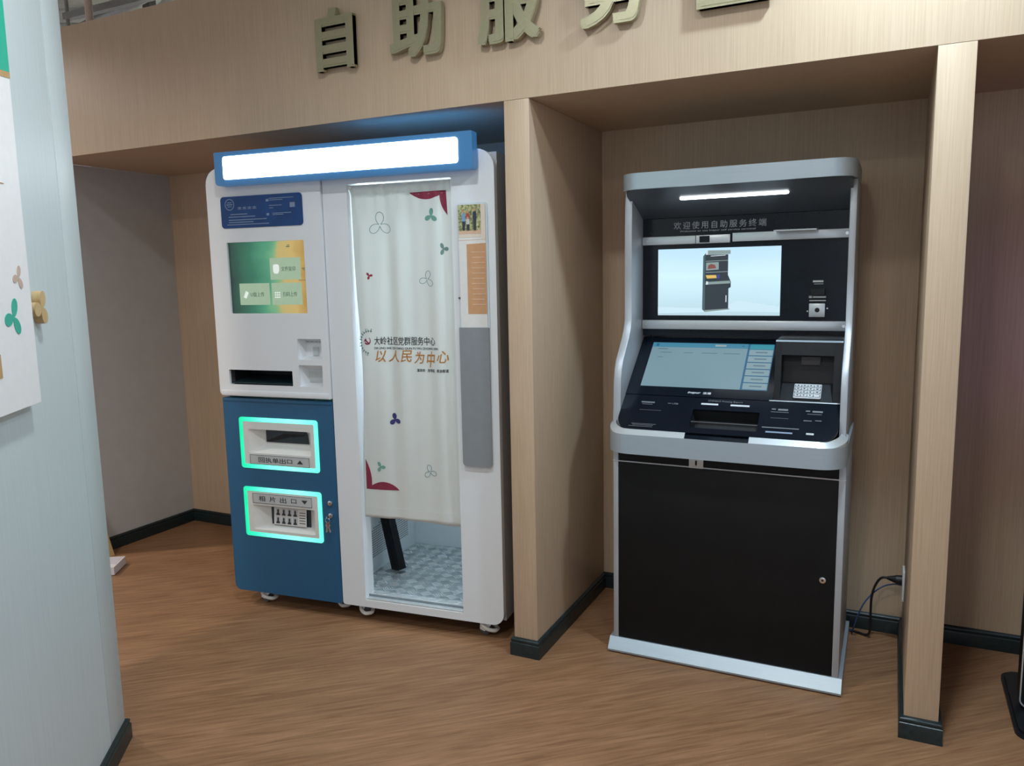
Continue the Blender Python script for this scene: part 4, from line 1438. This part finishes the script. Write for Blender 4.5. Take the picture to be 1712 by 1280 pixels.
for z0, z1, x0, x1, nm in [(1.631, 1.663, 0.387, 0.7385, 'rail'), (1.634, 1.667, 0.748, 1.170, 'rail'), (1.290, 1.326, 0.387, 1.170, 'rail')]:
    rl = kbox(nm, x0, x1, 0.474, 0.4898, z0, z1, 'silver_bright', kiosk, bev=0.001)
    for sx_ in ([0.409] if x1 < 0.8 else [1.160] if x0 > 0.7 else [0.405, 1.160]):
        cyl('screw', (sx_ - KX, 0.4725 - KY, (z0 + z1) / 2), (0, 1, 0), 0.006, 0.0014, 'chrome', rl, seg=14)
    if x1 < 0.8:
        kbox('sensor_window', 0.620, 0.660, 0.4725, 0.4738, 1.6345, 1.660, 'black_gloss', rl)
        kbox('joint', 0.6035, 0.6065, 0.4733, 0.4738, 1.6315, 1.6625, 'rubber_grey', rl)
fit_text('lettering', '欢迎使用自助服务终端', 0.513 - KX, 0.872 - KX, 1.690, 1.719, 'ink_faint', bp_, y=0.4888 - KY, thick=0.001, space=1.35)
fit_text('lettering', 'Welcome to use Inspur self service terminal', 0.538 - KX, 0.832 - KX, 1.6770, 1.6850, 'label_grey', bp_, y=0.4888 - KY, thick=0.001)
dc = kprism('camera_arm', [(0.405, 1.664), (0.405, 1.668), (0.470, 1.6725), (0.4895, 1.6725), (0.4895, 1.667), (0.4735, 1.667)], 0.910, 1.060, 'silver_bright', kiosk)
kbox('lens', 0.935, 0.965, 0.415, 0.438, 1.6690, 1.6730, 'dark_hole', dc)
# palm / face camera at the right of the screen
cm = kbox('camera_unit', 1.037, 1.093, 0.466, 0.4898, 1.3425, 1.3930, 'silver_bright', kiosk, bev=0.001)
cyl('lens', (1.066 - KX, 0.4645 - KY, 1.3685), (0, 1, 0), 0.0085, 0.0016, 'dark_hole', cm, seg=20)
cm2 = kbox('camera_bracket', 1.034, 1.097, 0.470, 0.4898, 1.4125, 1.4225, 'rubber_grey', kiosk)
kbox('indicator', 1.036, 1.046, 0.4690, 0.4698, 1.4135, 1.4215, 'ink_faint', cm2)
kbox('bracket_text', 1.050, 1.094, 0.4690, 0.4698, 1.4150, 1.4200, 'label_grey', cm2)
kbox('camera_bracket', 1.037, 1.095, 0.470, 0.4898, 1.4020, 1.4055, 'label_grey', bp_)
kbox('camera_hood', 1.043, 1.090, 0.462, 0.4898, 1.4240, 1.4480, 'black_plastic', bp_)
kbox('fine_print', 1.046, 1.083, 0.4885, 0.4897, 1.4720, 1.4790, 'label_grey', bp_)
kbox('fine_print', 1.050, 1.083, 0.4885, 0.4897, 1.4650, 1.4668, 'label_grey', bp_)
cyl('screw', (1.100 - KX, 0.4840 - KY, 1.374), (0, 1, 0), 0.003, 0.006, 'chrome', bp_, seg=8)
cyl('screw', (1.030 - KX, 0.4840 - KY, 1.363), (0, 1, 0), 0.003, 0.006, 'chrome', bp_, seg=8)

# side wings
wing_prof = [(0.352, 1.832), (0.343, 1.78), (0.339, 1.68), (0.338, 1.50), (0.338, 1.335), (0.325, 1.30), (0.300, 1.265), (0.258, 1.218), (0.228, 1.185), (0.210, 1.150), (0.200, 1.110), (0.196, 1.06), (0.194, 1.00), (0.190, 0.955), (0.19, 0.9185), (0.66, 0.9185), (0.66, 1.832)]
kprism('side_wing', wing_prof, 0.354, 0.3848, 'silver_side', bev=0.004)
kprism('side_wing', wing_prof, 1.1722, 1.1955, 'silver_side', bev=0.004)
kbox('rear_cover', 0.386, 1.171, 0.620, 0.660, 0.9185, 1.82, 'silver_side')
# canopy
bm = bmesh.new()
b_plate(bm, uplan(0.360, 1.1945, 0.245, 0.662, 0.075), [], 1.8835, 1.8935, KP)
inner = uplan(0.372, 1.1825, 0.257, 0.650, 0.064)
b_plate(bm, uplan(0.360, 1.1945, 0.245, 0.662, 0.075), [inner], 1.8330, 1.8834, KP)
obj('canopy', bm, 'silver', kiosk, 30)
uc_m = uplan(0.3725, 1.1820, 0.2575, 0.49, 0.0635)
# dark underside sloping down to the screen panel
bm = bmesh.new()
lo, hi = [], []
for x_, y_ in uc_m:
    zt = 1.838 - (y_ - 0.2575) * (1.838 - 1.7365) / (0.49 - 0.2575)
    lo.append(bm.verts.new(KP @ Vector((max(0.3855, min(1.1715, x_)) if y_ > 0.33 else x_, y_, zt))))
    hi.append(bm.verts.new(KP @ Vector((x_, y_, 1.8830))))
n = len(lo)
bm.faces.new(lo)
bm.faces.new(list(reversed(hi)))
for i in range(n):
    bm.faces.new([lo[i], lo[(i + 1) % n], hi[(i + 1) % n], hi[i]])
us = obj('canopy_underside', bm, 'underside', kiosk)
ua = math.atan2(1.838 - 1.7365, 0.49 - 0.2575)
UM = KP @ Matrix.Translation((0, 0.2575, 1.838)) @ Matrix.Rotation(-ua, 4, 'X')
bm = bmesh.new()
b_plate(bm, rrect(0.572, 0.968, 0.086, 0.1035, 0.0085, 6), [], -0.0045, -0.0004, UM)
obj('led_strip', bm, 'kiosk_led', us, 40)

# ------------------------------------------------------------------ wall socket, cables
ws = empty('wall_socket', (X2, 0.66, 0.275))
tag(ws, 'white wall socket on the divider beside the kiosk', 'socket')
box('face_plate', -0.0085, -0.0003, -0.043, 0.043, -0.060, 0.060, 'caster_white', ws, bev=0.0015)
for z_ in (-0.025, 0.025):
    box('outlet', -0.0092, -0.0086, -0.016, 0.016, z_ - 0.016, z_ + 0.016, 'label_grey', ws)
pc = empty('power_cord', (1.245, 0.70, 0.0))
tag(pc, 'black power cord with plug running from the wall socket to the kiosk', 'cable')
pcp = lambda x, y, z: (x - 1.245, y - 0.70, z)
bm = bmesh.new()
b_cyl(bm, pcp(X2 - 0.0095, 0.66, 0.288), (-1, 0, 0.0), 0.019, 0.022, 18, 0.017)
b_cyl(bm, pcp(X2 - 0.0316, 0.66, 0.288), (-1, 0, 0.05), 0.016, 0.032, 18, 0.006)
obj('plug', bm, 'cord_black', pc, 40)
tube('lead', [pcp(1.352, 0.660, 0.290), pcp(1.325, 0.665, 0.283), pcp(1.304, 0.670, 0.245), pcp(1.293, 0.675, 0.190), pcp(1.292, 0.690, 0.110), pcp(1.293, 0.70, 0.045), pcp(1.284, 0.715, 0.012), pcp(1.262, 0.73, 0.0062), pcp(1.226, 0.745, 0.0062), pcp(1.19, 0.752, 0.0062)], 0.0048, 'cord_black', pc)
nc = tube('network_cable', [(X2 - 0.0095, 0.672, 0.262), (1.372, 0.672, 0.262), (1.335, 0.675, 0.246), (1.300, 0.68, 0.212), (1.268, 0.68, 0.165), (1.246, 0.69, 0.105), (1.232, 0.70, 0.045), (1.224, 0.718, 0.018), (1.218, 0.744, 0.0055), (1.17, 0.750, 0.0045)], 0.0030, 'cord_blue')
tag(nc, 'thin blue network cable drooping from the wall socket behind the black cord', 'cable')

# ------------------------------------------------------------------ poster board and trefoils on the partition
pb = empty('poster_board', PF @ Vector((-0.72, -0.001, 1.225)), ang)
tag(pb, 'large white notice board with green swoosh on the slanted partition', 'notice board')
bx0 = -0.72
EX = -0.483 - bx0
board = [(-1.6 - bx0, 0.0), (EX - 0.002, 0.0), (EX, 0.55), (EX + 0.014, 1.2), (-1.6 - bx0, 1.2)]
plate('board', board, -0.028, -0.0005, 'poster_white', pb)
low_e = [(EX + 0.006, 0.806), (-0.53 - bx0, 0.800), (-0.60 - bx0, 0.806), (-0.70 - bx0, 0.83), (-0.85 - bx0, 0.90), (-1.6 - bx0, 1.10)]
plate('swoosh', low_e + [(-1.6 - bx0, 1.199), (EX + 0.0135, 1.199)], -0.0292, -0.0282, 'poster_green', pb)
plate('swoosh_edge', [(p[0], p[1] - 0.0002) for p in low_e[:5]] + [(p[0], p[1] - 0.014) for p in reversed(low_e[:5])], -0.0292, -0.0282, 'poster_tan', pb)
plate('photo_patch', rrect(-0.95 - bx0, -0.685 - bx0, 0.085, 0.140, 0.002, 2), -0.0292, -0.0282, 'poster_tan', pb)
plate('page_line', [(-0.85 - bx0, 0.5315), (-0.573 - bx0, 0.5315), (-0.573 - bx0, 0.5335), (-0.85 - bx0, 0.5335)], -0.0292, -0.0282, 'poster_tan', pb)
plate('trefoil_print', trefoil_pts(-0.548 - bx0, 0.313, 0.031, R(68), core=0.08, p=1.5), -0.0292, -0.0282, 'peach_print', pb)
plate('trefoil_print', trefoil_pts(-0.596 - bx0, 0.219, 0.048, R(68), core=0.08, p=1.5), -0.0292, -0.0282, 'mint', pb)
wt = plate('wooden_trefoil', trefoil_pts(0, 0, 0.047, R(66), core=0.18, p=1.0), -0.021, 0.0, 'pine', None)
wt.matrix_world = PF @ Matrix.Translation((-0.402, -0.0008, 1.460))
tag(wt, 'light wooden three-leaf ornament mounted on the white partition', 'ornament')

# ------------------------------------------------------------------ stand behind the partition at the left
st = empty('display_stand', (-2.42, -0.05, 0))
tag(st, 'display stand with wooden post and white tray foot half hidden by the partition', 'stand')
STM = Matrix.Rotation(R(33), 4, 'Z')
for x0, x1, y0, y1, z0, z1 in [(-0.30, 0.09, -0.085, -0.077, 0.004, 0.045), (-0.30, 0.09, 0.077, 0.085, 0.004, 0.045), (0.082, 0.09, -0.0768, 0.0768, 0.004, 0.045)]:
    box('tray_side', x0, x1, y0, y1, z0, z1, 'tray_white', st, mtx=STM)
box('tray_base', -0.30, 0.0818, -0.0768, 0.0768, 0.0, 0.0055, 'tray_white', st, mtx=STM)
box('post', -0.215, -0.155, 0.14, 0.19, 0.0, 0.30, 'pine', st, mtx=Matrix.Shear('XY', 4, (-0.35, 0.0)))

# ------------------------------------------------------------------ totem screen in the right niche
tm = empty('totem_display', (2.03, 0.33, 0))
tag(tm, 'black freestanding totem display on a flat base at the right edge', 'totem')
bm = bmesh.new()
b_plate(bm, rrect(-0.29, 0.29, -0.205, 0.265, 0.05, 6), [], 0.0, 0.012, I4)
b_plate(bm, rrect(-0.280, 0.280, -0.195, 0.255, 0.045, 6), [], 0.0121, 0.020, I4)
obj('base_plate', bm, 'black_plastic', tm, 30)
plate('body', rrect(-0.262, 0.262, 0.030, 1.86, 0.025, 6), -0.028, 0.05, 'black_door', tm)
bm = bmesh.new()
b_plate(bm, rrect(-0.2645, 0.2645, 0.028, 1.862, 0.027, 6), [rrect(-0.2605, 0.2605, 0.032, 1.858, 0.024, 6)], -0.032, -0.026)
obj('edge_trim', bm, 'silver_bright', tm, 30)
box('neck', -0.12, 0.12, -0.012, 0.012, 0.0202, 0.0295, 'black_plastic', tm)
plate('screen', rrect(-0.24, 0.24, 0.62, 1.50, 0.004, 2), -0.030, -0.0282, 'black_gloss', tm)
box('added_rear_glow', -0.20, 0.20, 0.0502, 0.056, 1.0, 1.55, 'violet_fill', tm)  # added glow on the totem's back, tints the niche wall violet
